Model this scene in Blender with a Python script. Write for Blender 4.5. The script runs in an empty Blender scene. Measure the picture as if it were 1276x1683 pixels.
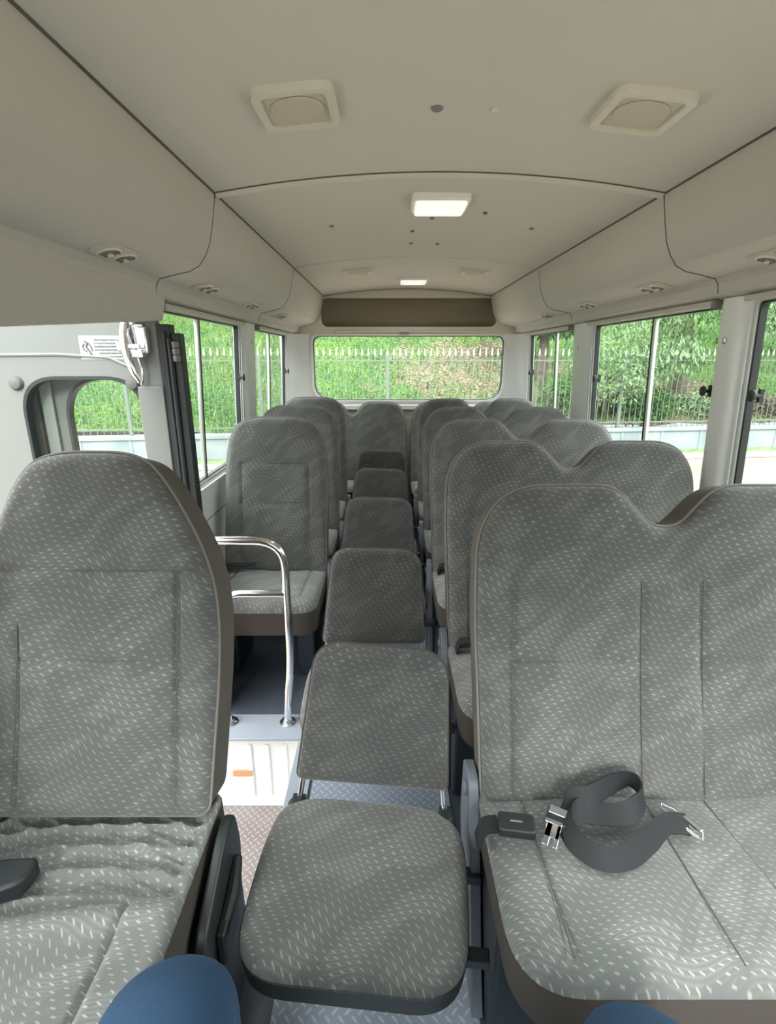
import bpy, bmesh, math, random
import numpy as np
from mathutils import Vector, Matrix
from mathutils.geometry import tessellate_polygon

# ------------------------------------------------------------------ camera, light, exposure
S = bpy.context.scene
COL = S.collection
H = 1.42
PITCH = math.atan(255 / 850)
cam_d = bpy.data.cameras.new('camera')
cam = bpy.data.objects.new('camera', cam_d)
COL.objects.link(cam)
cam.location = (0, 0, H)
cam.rotation_euler = (math.pi / 2 - PITCH, 0, 0)
cam_d.sensor_fit = 'VERTICAL'
cam_d.sensor_height = 24
cam_d.sensor_width = 24 * 1276 / 1683
cam_d.lens = 24 * 850 / 1683
cam_d.clip_start = 0.02
S.camera = cam

S.view_settings.view_transform = 'Standard'
S.view_settings.look = 'None'
S.view_settings.exposure = 1.42
S.view_settings.gamma = 1.0
S.view_settings.use_curve_mapping = False
S.cycles.max_bounces = 14
S.cycles.diffuse_bounces = 8
S.cycles.transparent_max_bounces = 24
S.cycles.sample_clamp_indirect = 6.0
S.cycles.use_denoising = True

W = bpy.data.worlds.new('sky')
S.world = W
W.use_nodes = True
wn = W.node_tree.nodes
# overcast sky: dim towards the tree-lined horizon, bright overhead
_tc = wn.new('ShaderNodeTexCoord'); _sx = wn.new('ShaderNodeSeparateXYZ'); _rp = wn.new('ShaderNodeValToRGB')
W.node_tree.links.new(_tc.outputs['Generated'], _sx.inputs[0]); W.node_tree.links.new(_sx.outputs[2], _rp.inputs[0])
for _i, (_p, _c) in enumerate([(0.0, .12), (.16, .16), (.42, .9), (1.0, 1.0)]):
    _e = _rp.color_ramp.elements[_i] if _i < 2 else _rp.color_ramp.elements.new(_p)
    _e.position = _p; _e.color = (_c * .96, _c * .985, _c, 1)
W.node_tree.links.new(_rp.outputs[0], wn['Background'].inputs[0])
wn['Background'].inputs[1].default_value = 3.4
sun_d = bpy.data.lights.new('sun', 'SUN')
sun_d.energy = 1.5
sun_d.angle = 0.30
sun_d.color = (1, 0.98, 0.94)
sun = bpy.data.objects.new('sun', sun_d)
COL.objects.link(sun)
sun.location = (-1, -10, 7)
sun.rotation_euler = Vector((0.10, 1.0, -0.58)).to_track_quat('-Z', 'Y').to_euler()

# ------------------------------------------------------------------ node helpers / materials
class NT:
    def __init__(s, name):
        s.m = bpy.data.materials.new(name)
        s.m.use_nodes = True
        s.t = s.m.node_tree
        s.n = s.t.nodes
        s.p = s.n['Principled BSDF']
    def node(s, typ, **kw):
        n = s.n.new(typ)
        for k, v in kw.items():
            if k.startswith('i_'):
                n.inputs[k[2:]].default_value = v
            else:
                setattr(n, k, v)
        return n
    def link(s, a, b): s.t.links.new(a, b)
    def math(s, op, a, b=None, c=None):
        n = s.n.new('ShaderNodeMath'); n.operation = op
        for i, v in enumerate((a, b, c)):
            if v is None: continue
            if isinstance(v, (int, float)): n.inputs[i].default_value = v
            else: s.link(v, n.inputs[i])
        return n.outputs[0]
    def mix(s, f, a, b):
        n = s.n.new('ShaderNodeMix'); n.data_type = 'RGBA'
        if isinstance(f, (int, float)): n.inputs[0].default_value = f
        else: s.link(f, n.inputs[0])
        for i, v in ((6, a), (7, b)):
            if isinstance(v, tuple): n.inputs[i].default_value = (*v, 1) if len(v) == 3 else v
            else: s.link(v, n.inputs[i])
        return n.outputs[2]
    def noise(s, scale, detail=3, coord='Object', mscale=None, rot=None):
        tc = s.node('ShaderNodeTexCoord')
        o = tc.outputs[coord]
        if mscale or rot:
            mp = s.node('ShaderNodeMapping')
            if mscale: mp.inputs['Scale'].default_value = mscale
            if rot: mp.inputs['Rotation'].default_value = rot
            s.link(o, mp.inputs[0]); o = mp.outputs[0]
        n = s.node('ShaderNodeTexNoise'); n.inputs['Scale'].default_value = scale; n.inputs['Detail'].default_value = detail
        s.link(o, n.inputs['Vector'])
        return n.outputs[0]
    def ramp(s, f, stops):
        r = s.n.new('ShaderNodeValToRGB'); e = r.color_ramp.elements
        while len(e) < len(stops): e.new(0.5)
        for i, (p, c) in enumerate(stops):
            e[i].position = p; e[i].color = (*c, 1)
        s.link(f, r.inputs[0])
        return r.outputs[0]
    def bump(s, h, strength=0.3, dist=0.01):
        b = s.n.new('ShaderNodeBump'); b.inputs['Strength'].default_value = strength; b.inputs['Distance'].default_value = dist
        s.link(h, b.inputs['Height']); s.link(b.outputs[0], s.p.inputs['Normal'])

def plain(name, col, rough=0.6, metal=0.0, var=0.06, vs=9, spec=0.5, bump=0.0, bs=150):
    t = NT(name)
    c2 = tuple(max(0, x * (1 - var)) for x in col); c1 = tuple(min(1, x * (1 + var)) for x in col)
    t.link(t.mix(t.noise(vs), c2, c1), t.p.inputs['Base Color'])
    t.p.inputs['Roughness'].default_value = rough
    t.p.inputs['Metallic'].default_value = metal
    t.p.inputs['Specular IOR Level'].default_value = spec
    if bump: t.bump(t.noise(bs, 2), bump, 0.002)
    return t.m

def fabric_mat(name, tone=1.0, tint=(1, 1, 1)):
    t = NT(name)
    uv = t.node('ShaderNodeUVMap'); uv.uv_map = 'UVMap'
    sp = t.node('ShaderNodeSeparateXYZ'); t.link(uv.outputs[0], sp.inputs[0])
    u, v = sp.outputs[0], sp.outputs[1]
    M = t.math
    tau = 2 * math.pi
    a = M('SINE', M('MULTIPLY', v, tau / .33))
    w1 = M('MULTIPLY', M('SINE', M('ADD', M('MULTIPLY', u, tau / .21), M('MULTIPLY', a, 1.6))), .0135)
    w2 = M('MULTIPLY', M('SINE', M('ADD', M('MULTIPLY', u, tau / .41), M('MULTIPLY', v, 9.0))), .012)
    ph = M('ADD', v, M('ADD', w1, w2))
    r = M('DIVIDE', ph, .0125)
    fr = M('FRACT', r); rid = M('FLOOR', r)
    q = M('ADD', M('DIVIDE', u, .0175), M('MULTIPLY', rid, .37))
    fq = M('FRACT', q)
    dr = M('ABSOLUTE', M('SUBTRACT', fr, .5)); dq = M('ABSOLUTE', M('SUBTRACT', fq, .5))
    def below(x, e, s=.06):
        n = t.node('ShaderNodeMapRange'); n.interpolation_type = 'SMOOTHSTEP'
        n.inputs[1].default_value = e - s; n.inputs[2].default_value = e + s
        n.inputs[3].default_value = 1; n.inputs[4].default_value = 0
        t.link(x, n.inputs[0]); return n.outputs[0]
    pu = M('MULTIPLY', M('SUBTRACT', fq, .5), .0175); pv = M('MULTIPLY', M('SUBTRACT', fr, .5), .0125)
    al = M('ABSOLUTE', M('SUBTRACT', M('MULTIPLY', pu, .87), M('MULTIPLY', pv, .50)))
    ac = M('ABSOLUTE', M('ADD', M('MULTIPLY', pu, .50), M('MULTIPLY', pv, .87)))
    dash = M('MULTIPLY', below(al, .0042, .0012), below(ac, .0011, .0007))
    # large diagonal patches of lighter and darker weave
    mp = t.node('ShaderNodeCombineXYZ')
    t.link(M('MULTIPLY', M('ADD', M('MULTIPLY', u, .8), M('MULTIPLY', v, .6)), 7.0), mp.inputs[0])
    t.link(M('MULTIPLY', M('SUBTRACT', M('MULTIPLY', v, .8), M('MULTIPLY', u, .6)), 19.0), mp.inputs[1])
    ns = t.node('ShaderNodeTexNoise'); ns.inputs['Scale'].default_value = 1.0; ns.inputs['Detail'].default_value = 2; ns.inputs['Distortion'].default_value = .6
    t.link(mp.outputs[0], ns.inputs['Vector'])
    patch = t.node('ShaderNodeMapRange'); patch.interpolation_type = 'SMOOTHSTEP'
    patch.inputs[1].default_value = .44; patch.inputs[2].default_value = .60
    t.link(ns.outputs[0], patch.inputs[0])
    patch = patch.outputs[0]
    # fine wavy lines inside the light patches
    f2 = M('FRACT', M('DIVIDE', ph, .00625))
    lines = M('MULTIPLY', below(M('ABSOLUTE', M('SUBTRACT', f2, .5)), .22, .12), patch)
    k = 1.0
    dark, mid, lite, dsh = [tuple(c * tone * q for c, q in zip(t_, tint)) for t_ in ((.106, .107, .103), (.118, .119, .114), (.168, .169, .162), (.33, .33, .315))]
    base = t.mix(patch, dark, mid)
    base = t.mix(M('MULTIPLY', lines, .55), base, lite)
    base = t.mix(M('MULTIPLY', dash, M('ADD', M('MULTIPLY', patch, .3), .42)), base, dsh)
    t.link(base, t.p.inputs['Base Color'])
    t.p.inputs['Roughness'].default_value = .95
    t.p.inputs['Specular IOR Level'].default_value = .2
    t.p.inputs['Sheen Weight'].default_value = .25
    t.p.inputs['Sheen Roughness'].default_value = .5
    fine = t.noise(420, 2, 'UV')
    t.bump(M('ADD', M('MULTIPLY', dash, .5), fine), .35, .0015)
    return t.m

def glass_mat(name, tint, refl=.9):
    t = NT(name)
    t.n.remove(t.p)
    tr = t.node('ShaderNodeBsdfTransparent'); tr.inputs[0].default_value = (*tint, 1)
    gl = t.node('ShaderNodeBsdfGlossy'); gl.inputs['Roughness'].default_value = .02
    ge = t.node('ShaderNodeNewGeometry'); dt = t.node('ShaderNodeVectorMath', operation='DOT_PRODUCT')
    t.link(ge.outputs['Normal'], dt.inputs[0]); t.link(ge.outputs['Incoming'], dt.inputs[1])
    g = t.math('SUBTRACT', 1.0, t.math('ABSOLUTE', dt.outputs['Value']))
    g = t.math('ADD', .02, t.math('MULTIPLY', t.math('POWER', g, 5.0), .55))
    mx = t.node('ShaderNodeMixShader')
    f = t.math('MULTIPLY', g, refl)
    t.link(f, mx.inputs[0]); t.link(tr.outputs[0], mx.inputs[1]); t.link(gl.outputs[0], mx.inputs[2])
    t.link(mx.outputs[0], t.n['Material Output'].inputs[0])
    return t.m

def plate_mat(name, col, dirt, scale=.03):
    t = NT(name)
    tc = t.node('ShaderNodeTexCoord'); sp = t.node('ShaderNodeSeparateXYZ'); t.link(tc.outputs['Object'], sp.inputs[0])
    M = t.math
    x = M('DIVIDE', M('ADD', sp.outputs[0], sp.outputs[1]), scale); y = M('DIVIDE', M('SUBTRACT', sp.outputs[0], sp.outputs[1]), scale)
    fx, fy = M('FRACT', x), M('FRACT', y)
    par = M('FRACT', M('MULTIPLY', M('ADD', M('FLOOR', x), M('FLOOR', y)), .5))
    par = M('GREATER_THAN', par, .25)
    ax, ay = M('ABSOLUTE', M('SUBTRACT', fx, .5)), M('ABSOLUTE', M('SUBTRACT', fy, .5))
    l1 = M('LESS_THAN', M('ADD', M('MULTIPLY', M('MULTIPLY', ax, ax), 4.0), M('MULTIPLY', M('MULTIPLY', ay, ay), 45.0)), .9)
    l2 = M('LESS_THAN', M('ADD', M('MULTIPLY', M('MULTIPLY', ay, ay), 4.0), M('MULTIPLY', M('MULTIPLY', ax, ax), 45.0)), .9)
    h = M('ADD', M('MULTIPLY', l1, par), M('MULTIPLY', l2, M('SUBTRACT', 1.0, par)))
    n = t.noise(6, 5)
    base = t.mix(t.math('MULTIPLY', n, .8), col, dirt)
    base = t.mix(M('MULTIPLY', h, .45), base, tuple(min(1, c * 1.9) for c in col))
    t.link(base, t.p.inputs['Base Color'])
    t.p.inputs['Roughness'].default_value = .45
    t.bump(h, .6, .003)
    return t.m

M_ = {}
M_['fabric'] = fabric_mat('seat_fabric', .94)
M_['fabricseat'] = fabric_mat('lit_cushion_fabric', 1.35, (.98, 1, 1))  # same weave lightened: daylight falling on the cushions is painted in
M_['fabricjump'] = fabric_mat('shaded_folding_fabric', .54)  # same weave darkened: shade on the folding backrests is painted in
M_['skirt'] = plain('seat_side_cloth', (.055, .045, .038), .9, bump=.2)  # brown cloth set darker, shadow on the cushion sides included in the colour
M_['shell'] = plain('seat_back_cloth', (.10, .088, .074), .9, bump=.2)
M_['piping'] = plain('piping_cord', (.19, .18, .165), .8)
M_['black'] = plain('black_plastic', (.018, .022, .024), .45)
M_['bluedark'] = plain('dark_blue_steel', (.022, .032, .045), .5)
M_['greysteel'] = plain('grey_painted_steel', (.33, .37, .42), .5)
M_['hingegrey'] = plain('grey_blue_plastic', (.12, .14, .165), .45)
M_['chrome'] = plain('chrome', (.88, .88, .9), .12, 1.0, .02)
M_['steel'] = plain('brushed_steel', (.62, .63, .65), .3, 1.0, .03)
M_['ceil'] = plain('ceiling_vinyl', (.61, .59, .52), .85, var=.02, vs=3, bump=.1, bs=300)
M_['duct'] = plain('duct_plastic', (.485, .47, .42), .6, var=.02, vs=3, bump=.12, bs=260)
M_['recess'] = plain('shaded_rear_vinyl', (.175, .152, .105), .7, var=.03)  # beige darkened: the soft shading of the rear recess is in this colour
M_['beige'] = plain('beige_trim', (.60, .56, .48), .6, var=.02)
M_['white'] = plain('white_trim', (.70, .73, .72), .45, var=.02)
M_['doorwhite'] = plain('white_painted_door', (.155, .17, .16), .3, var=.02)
M_['lamp'] = plain('lamp_housing', (.85, .84, .80), .4, var=.01)
M_['speaker'] = plain('speaker_grille', (.56, .53, .42), .7, var=.05, bump=.5, bs=700)
M_['spkframe'] = plain('speaker_frame', (.66, .64, .54), .5, var=.02)
M_['seam'] = plain('seam_gap', (.10, .095, .085), .9)
M_['plug'] = plain('grey_plug', (.20, .20, .19), .6)
M_['rubber'] = plain('black_rubber', (.012, .018, .018), .5)
M_['frame'] = plain('aluminium_frame', (.62, .66, .64), .35, .4, .03)
M_['webbing'] = plain('seat_belt_webbing', (.010, .012, .015), .7, bump=.3, bs=900)
M_['floormat'] = plain('dark_floor_mat', (.085, .10, .125), .55, var=.25, vs=5, bump=.2)
M_['plate'] = plate_mat('diamond_floor_plate', (.30, .35, .42), (.22, .25, .29))
M_['stepplate'] = plate_mat('step_tread_plate', (.27, .255, .25), (.13, .07, .05))
M_['riser'] = plain('white_step_riser', (.82, .82, .80), .5, var=.03)
M_['amber'] = plain('amber_lens', (.62, .33, .17), .3)
M_['sticker'] = plain('sticker_film', (.34, .37, .36), .3, var=.01)
M_['ink'] = plain('sticker_ink', (.09, .10, .10), .6)
M_['gauge'] = plain('grey_rubber_bumper', (.10, .105, .10), .7)
M_['glass'] = glass_mat('window_glass', (.955, .985, .965))
M_['rearglass'] = glass_mat('rear_glass', (.975, .99, .98), .6)
M_['outerwhite'] = plain('body_paint', (.75, .77, .77), .3)

def lamp_glow():
    t = NT('lamp_lens')
    t.link(t.mix(t.noise(20), (.92, .92, .90), (.96, .96, .94)), t.p.inputs['Base Color'])
    t.p.inputs['Roughness'].default_value = .35
    t.p.inputs['Emission Color'].default_value = (1, .99, .95, 1)
    t.p.inputs['Emission Strength'].default_value = .22
    return t.m
M_['lens'] = lamp_glow()

def jeans():
    t = NT('blue_denim')
    wv = t.noise(900, 2)
    t.link(t.ramp(wv, [(.3, (.006, .026, .065)), (.7, (.014, .055, .12))]), t.p.inputs['Base Color'])
    t.p.inputs['Roughness'].default_value = .85
    t.bump(wv, .3, .001)
    return t.m
M_['jeans'] = jeans()
M_['shirt'] = plain('grey_cotton_shirt', (.16, .17, .19), .9)
M_['hair'] = plain('dark_hair', (.02, .016, .014), .6)
M_['skin'] = plain('skin', (.42, .25, .17), .5)
M_['shoe'] = plain('dark_shoe_leather', (.05, .045, .04), .5)

def grass_mat():
    t = NT('hillside_grass')
    M = t.math
    tc = t.node('ShaderNodeTexCoord'); sp = t.node('ShaderNodeSeparateXYZ'); t.link(tc.outputs['Object'], sp.inputs[0])
    n1 = t.noise(1.1, 6); n2 = t.noise(16, 5)
    col = t.ramp(n2, [(.30, (.022, .058, .016)), (.5, (.06, .135, .037)), (.68, (.14, .235, .08))])
    yel = t.ramp(n2, [(.30, (.042, .082, .018)), (.6, (.125, .22, .055)), (.75, (.22, .31, .10))])
    col = t.mix(t.ramp(n1, [(.42, (0, 0, 0)), (.6, (1, 1, 1))]), col, yel)
    # leaf litter patch on the right hand part of the slope
    def blob(cx, cz, rx, rz):
        dx = M('DIVIDE', M('SUBTRACT', sp.outputs[0], cx), rx); dz = M('DIVIDE', M('SUBTRACT', sp.outputs[2], cz), rz)
        d = M('SQRT', M('ADD', M('MULTIPLY', dx, dx), M('MULTIPLY', dz, dz)))
        d = M('ADD', d, M('MULTIPLY', M('SUBTRACT', n1, .5), 2.4))
        r = t.node('ShaderNodeMapRange'); r.inputs[1].default_value = 1.25; r.inputs[2].default_value = .75
        t.link(d, r.inputs[0]); return r.outputs[0]
    lit = t.ramp(n2, [(.3, (.05, .035, .025)), (.5, (.22, .16, .11)), (.7, (.42, .33, .26))])
    col = t.mix(M('MULTIPLY', M('MAXIMUM', blob(2.4, 1.1, 2.0, .75), blob(6.4, .3, 3.0, .5)), .8), col, lit)
    t.link(col, t.p.inputs['Base Color'])
    t.p.inputs['Roughness'].default_value = 1
    t.p.inputs['Specular IOR Level'].default_value = .1
    t.bump(n2, 1, .2)
    return t.m
M_['grass'] = grass_mat()
def two(name, a, b, s, rough=.9):
    t = NT(name)
    t.link(t.ramp(t.noise(s, 5), [(.32, a), (.68, b)]), t.p.inputs['Base Color'])
    t.p.inputs['Roughness'].default_value = rough
    return t.m
M_['sand'] = two('sandy_ground', (.155, .12, .088), (.24, .19, .148), 1.2)
M_['verge'] = two('verge_grass', (.06, .14, .04), (.20, .22, .11), 6)
M_['retaining'] = two('pale_retaining_wall', (.165, .20, .215), (.25, .275, .285), 1.6)
M_['kerb'] = two('white_kerb', (.40, .385, .37), (.50, .485, .47), 3)
M_['iron'] = plain('fence_grey_iron', (.11, .14, .12), .5)
M_['tip'] = plain('fence_white_tip', (.36, .38, .34), .5)
M_['leaf'] = two('leaf_green', (.018, .05, .014), (.09, .19, .05), 5)
M_['leafdark'] = two('leaf_dark_green', (.012, .035, .018), (.06, .12, .05), 5)
M_['leafpale'] = two('leaf_pale_green', (.07, .14, .06), (.22, .32, .16), 5)
M_['bark'] = two('bark', (.05, .04, .03), (.16, .13, .10), 9)
M_['barkred'] = two('reddish_bark', (.16, .09, .06), (.30, .18, .12), 9)

# ------------------------------------------------------------------ mesh helpers
def tag(o, label=None, cat=None, group=None, kind=None):
    if label: o['label'] = label
    if cat: o['category'] = cat
    if group: o['group'] = group
    if kind: o['kind'] = kind
    return o

def empty(name, loc=(0, 0, 0), rot=(0, 0, 0)):
    o = bpy.data.objects.new(name, None); COL.objects.link(o)
    o.location = loc; o.rotation_euler = rot; o.empty_display_size = .1
    return o

def copy_tree(o, parent=None):
    c = o.copy(); COL.objects.link(c); c.parent = parent
    for ch in [x for x in list(COL.objects) if x.parent == o]:
        copy_tree(ch, c)
    return c

class MB:
    """collects vertices and faces, linked as ONE mesh object"""
    def __init__(s): s.v = []; s.f = []; s.mi = []; s.uv = None
    def add(s, vs, fs, mi=0):
        b = len(s.v); s.v += [tuple(p) for p in vs]
        for f in fs: s.f.append([b + i for i in f]); s.mi.append(mi)
    def box(s, x0, x1, y0, y1, z0, z1, mi=0, xf=None):
        vs = [(x, y, z) for z in (z0, z1) for y in (y0, y1) for x in (x0, x1)]
        if xf: vs = [xf(Vector(p)) for p in vs]
        s.add(vs, [(0, 2, 3, 1), (4, 5, 7, 6), (0, 1, 5, 4), (2, 6, 7, 3), (0, 4, 6, 2), (1, 3, 7, 5)], mi)
    def tube(s, pts, r, seg=10, mi=0, cap=True, closed=False):
        P = [Vector(p) for p in pts]; n = len(P)
        rs = r if isinstance(r, (list, tuple)) else [r] * n
        up = None; rings = []
        for i in range(n):
            a = P[(i - 1) % n] if (closed or i > 0) else P[i]
            b = P[(i + 1) % n] if (closed or i < n - 1) else P[i]
            t = (b - a).normalized()
            if up is None:
                up = t.orthogonal().normalized()
            up = (up - t * up.dot(t))
            up = up.normalized() if up.length > 1e-6 else t.orthogonal().normalized()
            w = t.cross(up)
            rings.append([P[i] + (up * math.cos(2 * math.pi * k / seg) + w * math.sin(2 * math.pi * k / seg)) * rs[i] for k in range(seg)])
        vs = [p for r_ in rings for p in r_]
        fs = []
        for i in range(n if closed else n - 1):
            j = (i + 1) % n
            for k in range(seg):
                l = (k + 1) % seg
                fs.append((i * seg + k, i * seg + l, j * seg + l, j * seg + k))
        if cap and not closed:
            fs.append(tuple(range(seg))[::-1]); fs.append(tuple((n - 1) * seg + k for k in range(seg)))
        s.add(vs, fs, mi)
    def lathe(s, prof, seg=24, xf=None, mi=0):
        vs = []; fs = []
        for (r, z) in prof:
            for k in range(seg):
                a = 2 * math.pi * k / seg
                p = Vector((r * math.cos(a), r * math.sin(a), z)); vs.append(xf(p) if xf else p)
        for i in range(len(prof) - 1):
            for k in range(seg):
                l = (k + 1) % seg
                fs.append((i * seg + k, i * seg + l, (i + 1) * seg + l, (i + 1) * seg + k))
        fs.append(tuple(range(seg))[::-1]); fs.append(tuple((len(prof) - 1) * seg + k for k in range(seg)))
        s.add(vs, fs, mi)
    def prism(s, poly, d0, d1, xf, mi=0):
        """poly (a,b) extruded in d; xf(a,b,d)->xyz"""
        n = len(poly)
        vs = [xf(a, b, d0) for a, b in poly] + [xf(a, b, d1) for a, b in poly]
        fs = [tuple(range(n)), tuple(range(2 * n - 1, n - 1, -1))]
        fs += [(i, (i + 1) % n, n + (i + 1) % n, n + i) for i in range(n)]
        s.add(vs, fs, mi)
    def holed(s, outer, holes, d0, d1, xf, mi=0):
        loops = [outer] + holes
        tri = tessellate_polygon([[Vector((a, b, 0)) for a, b in l] for l in loops])
        flat = [p for l in loops for p in l]; n = len(flat)
        vs = [xf(a, b, d0) for a, b in flat] + [xf(a, b, d1) for a, b in flat]
        fs = [tuple(t) for t in tri] + [tuple(n + i for i in t)[::-1] for t in tri]
        b = 0
        for l in loops:
            m = len(l)
            fs += [(b + i, b + (i + 1) % m, n + b + (i + 1) % m, n + b + i) for i in range(m)]
            b += m
        s.add(vs, fs, mi)
    def build(s, name, mats, parent=None, smooth=True, bevel=0, loc=None, subsurf=0, recalc=True, ang=35):
        me = bpy.data.meshes.new(name)
        me.from_pydata([tuple(p) for p in s.v], [], s.f)
        if not isinstance(mats, (list, tuple)): mats = [mats]
        for m in mats: me.materials.append(m)
        me.polygons.foreach_set('material_index', s.mi)
        if s.uv is not None:
            ul = me.uv_layers.new(name='UVMap')
            for lp in me.loops: ul.data[lp.index].uv = s.uv[lp.vertex_index]
        if recalc:
            bm = bmesh.new(); bm.from_mesh(me)
            bmesh.ops.recalc_face_normals(bm, faces=bm.faces[:]); bm.to_mesh(me); bm.free()
        if smooth:
            me.polygons.foreach_set('use_smooth', [True] * len(me.polygons))
            me.set_sharp_from_angle(angle=math.radians(ang))
        me.update()
        o = bpy.data.objects.new(name, me); COL.objects.link(o)
        if parent: o.parent = parent
        if loc: o.location = loc
        if bevel:
            b = o.modifiers.new('bevel', 'BEVEL'); b.width = bevel; b.segments = 3; b.limit_method = 'ANGLE'; b.angle_limit = math.radians(40)
        if subsurf:
            b = o.modifiers.new('sub', 'SUBSURF'); b.levels = subsurf; b.render_levels = subsurf
        return o

def rounded(ctrl, seg=8):
    """closed control polygon [(x,y,r)] -> dense outline with rounded corners"""
    out = []; n = len(ctrl)
    for i in range(n):
        p = Vector(ctrl[i][:2]); a = Vector(ctrl[i - 1][:2]); b = Vector(ctrl[(i + 1) % n][:2]); r = ctrl[i][2]
        da, db = a - p, b - p
        ra = min(r, da.length * .5); rb = min(r, db.length * .5)
        s, e = p + da.normalized() * ra, p + db.normalized() * rb
        for k in range(seg + 1):
            t = k / seg
            out.append(tuple(s * (1 - t) ** 2 + p * 2 * t * (1 - t) + e * t * t))
    res = []
    for p in out:
        if not res or (Vector(p) - Vector(res[-1])).length > 1e-5: res.append(p)
    return res

def rrect(x0, x1, y0, y1, r, seg=6):
    return rounded([(x0, y0, r), (x1, y0, r), (x1, y1, r), (x0, y1, r)], seg)

def resample(pl, ts):
    P = np.array(pl); d = np.r_[0, np.cumsum(np.linalg.norm(np.diff(P, axis=0), axis=1))]
    d /= d[-1]
    return np.c_[np.interp(ts, d, P[:, 0]), np.interp(ts, d, P[:, 1])]

def coons(outline, corners, N, Mn):
    P = np.array(outline)
    idx = [int(np.argmin(((P - np.array(c)) ** 2).sum(1))) for c in corners]   # BL, BR, TR, TL in loop order
    P = np.roll(P, -idx[0], axis=0); idx = [(i - idx[0]) % len(P) for i in idx]
    Pc = np.vstack([P, P[:1]])
    bot = Pc[idx[0]:idx[1] + 1]; right = Pc[idx[1]:idx[2] + 1]; top = Pc[idx[2]:idx[3] + 1][::-1]; left = Pc[idx[3]:][::-1]
    def ts(n):
        t = np.linspace(0, 1, n); return .45 * t + .55 * (1 - np.cos(np.pi * t)) / 2
    a, b = ts(N), ts(Mn)
    B, T = resample(bot, a), resample(top, a); L, R = resample(left, b), resample(right, b)
    A, Bb = a[None, :, None], b[:, None, None]
    G = (1 - Bb) * B[None] + Bb * T[None] + (1 - A) * L[:, None] + A * R[:, None] \
        - ((1 - A) * (1 - Bb) * B[0] + A * (1 - Bb) * B[-1] + (1 - A) * Bb * T[0] + A * Bb * T[-1])
    return G            # [Mn,N,2]

def dist_to(outline, G):
    P = np.array(outline); Q = np.roll(P, -1, axis=0); X = G.reshape(-1, 1, 2)
    d = Q - P; L2 = (d ** 2).sum(1) + 1e-12
    t = np.clip(((X - P) * d).sum(2) / L2, 0, 1)
    return np.sqrt((((P + t[..., None] * d) - X) ** 2).sum(2)).min(1).reshape(G.shape[:2])

def pillow(outline, corners, r, xf, N=50, Mn=50, back=0.0, disp=None, uvoff=(0, 0), bulge=0.0):
    """a padded face: rim at n=0, rising by radius r; optional side wall to n=-back"""
    G = coons(outline, corners, N, Mn); D = dist_to(outline, G)
    f = np.sqrt(np.clip(1 - (1 - np.clip(D / r, 0, 1)) ** 2, 0, 1)) * r
    if bulge: f = f + bulge * (1 - np.exp(-(D / .09) ** 2))
    mb = MB(); uv = []
    for j in range(Mn):
        for i in range(N):
            u, w = G[j, i]; n = f[j, i]
            if disp: n += disp(u, w) * min(1, D[j, i] / .03)
            mb.v.append(tuple(xf(u, w, n))); uv.append((u + uvoff[0], w + uvoff[1]))
    for j in range(Mn - 1):
        for i in range(N - 1):
            k = j * N + i; mb.f.append([k, k + 1, k + N + 1, k + N]); mb.mi.append(0)
    if back:
        ring = [i for i in range(N)] + [j * N + N - 1 for j in range(1, Mn)] + [(Mn - 1) * N + i for i in range(N - 2, -1, -1)] + [j * N for j in range(Mn - 2, 0, -1)]
        b = len(mb.v)
        for k in ring:
            j, i = divmod(k, N); u, w = G[j, i]
            mb.v.append(tuple(xf(u, w, -back))); uv.append((u, w - .05))
        m = len(ring)
        for a in range(m):
            c = (a + 1) % m; mb.f.append([ring[a], ring[c], b + c, b + a]); mb.mi.append(0)
    mb.uv = uv
    return mb

def groove(x, c, wd, depth): return -depth * math.exp(-((x - c) / wd) ** 2)

# ------------------------------------------------------------------ the setting: bus shell
CX = .155                       # bus centre line
def hw(z): return .955 + (1.6 - z) * .047
def side(s, off=0):             # maps (y, z, d) on to a side wall; d grows outwards
    return lambda y, z, d: (CX + s * (hw(z) + d + off), y, z)

WZ0, WZ1 = .86, 1.595
YF, YR = -1.12, 4.5
def wall(name, s, holes, outer):
    mb = MB(); mb.holed(outer, holes, 0, .045, side(s))
    return tag(mb.build(name, M_['white'], smooth=True, bevel=0), kind='structure')

wall('wall_right', 1, [rrect(-1.05, 1.69, WZ0, WZ1, .03), rrect(1.84, 2.975, WZ0, WZ1, .03), rrect(3.26, 4.30, WZ0, WZ1, .03)],
     [(YF, -.02), (YR + .05, -.02), (YR + .05, 1.597), (YF, 1.597)])
wall('wall_left', -1, [rrect(-1.05, .85, WZ0, WZ1, .03), rrect(1.90, 2.985, WZ0, WZ1, .03), rrect(3.27, 4.32, WZ0, WZ1, .03)],
     [(YF, -.02), (.98, -.02), (.98, 1.545), (1.84, 1.545), (1.84, -.02), (YR + .05, -.02), (YR + .05, 1.597), (YF, 1.597)])

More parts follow.
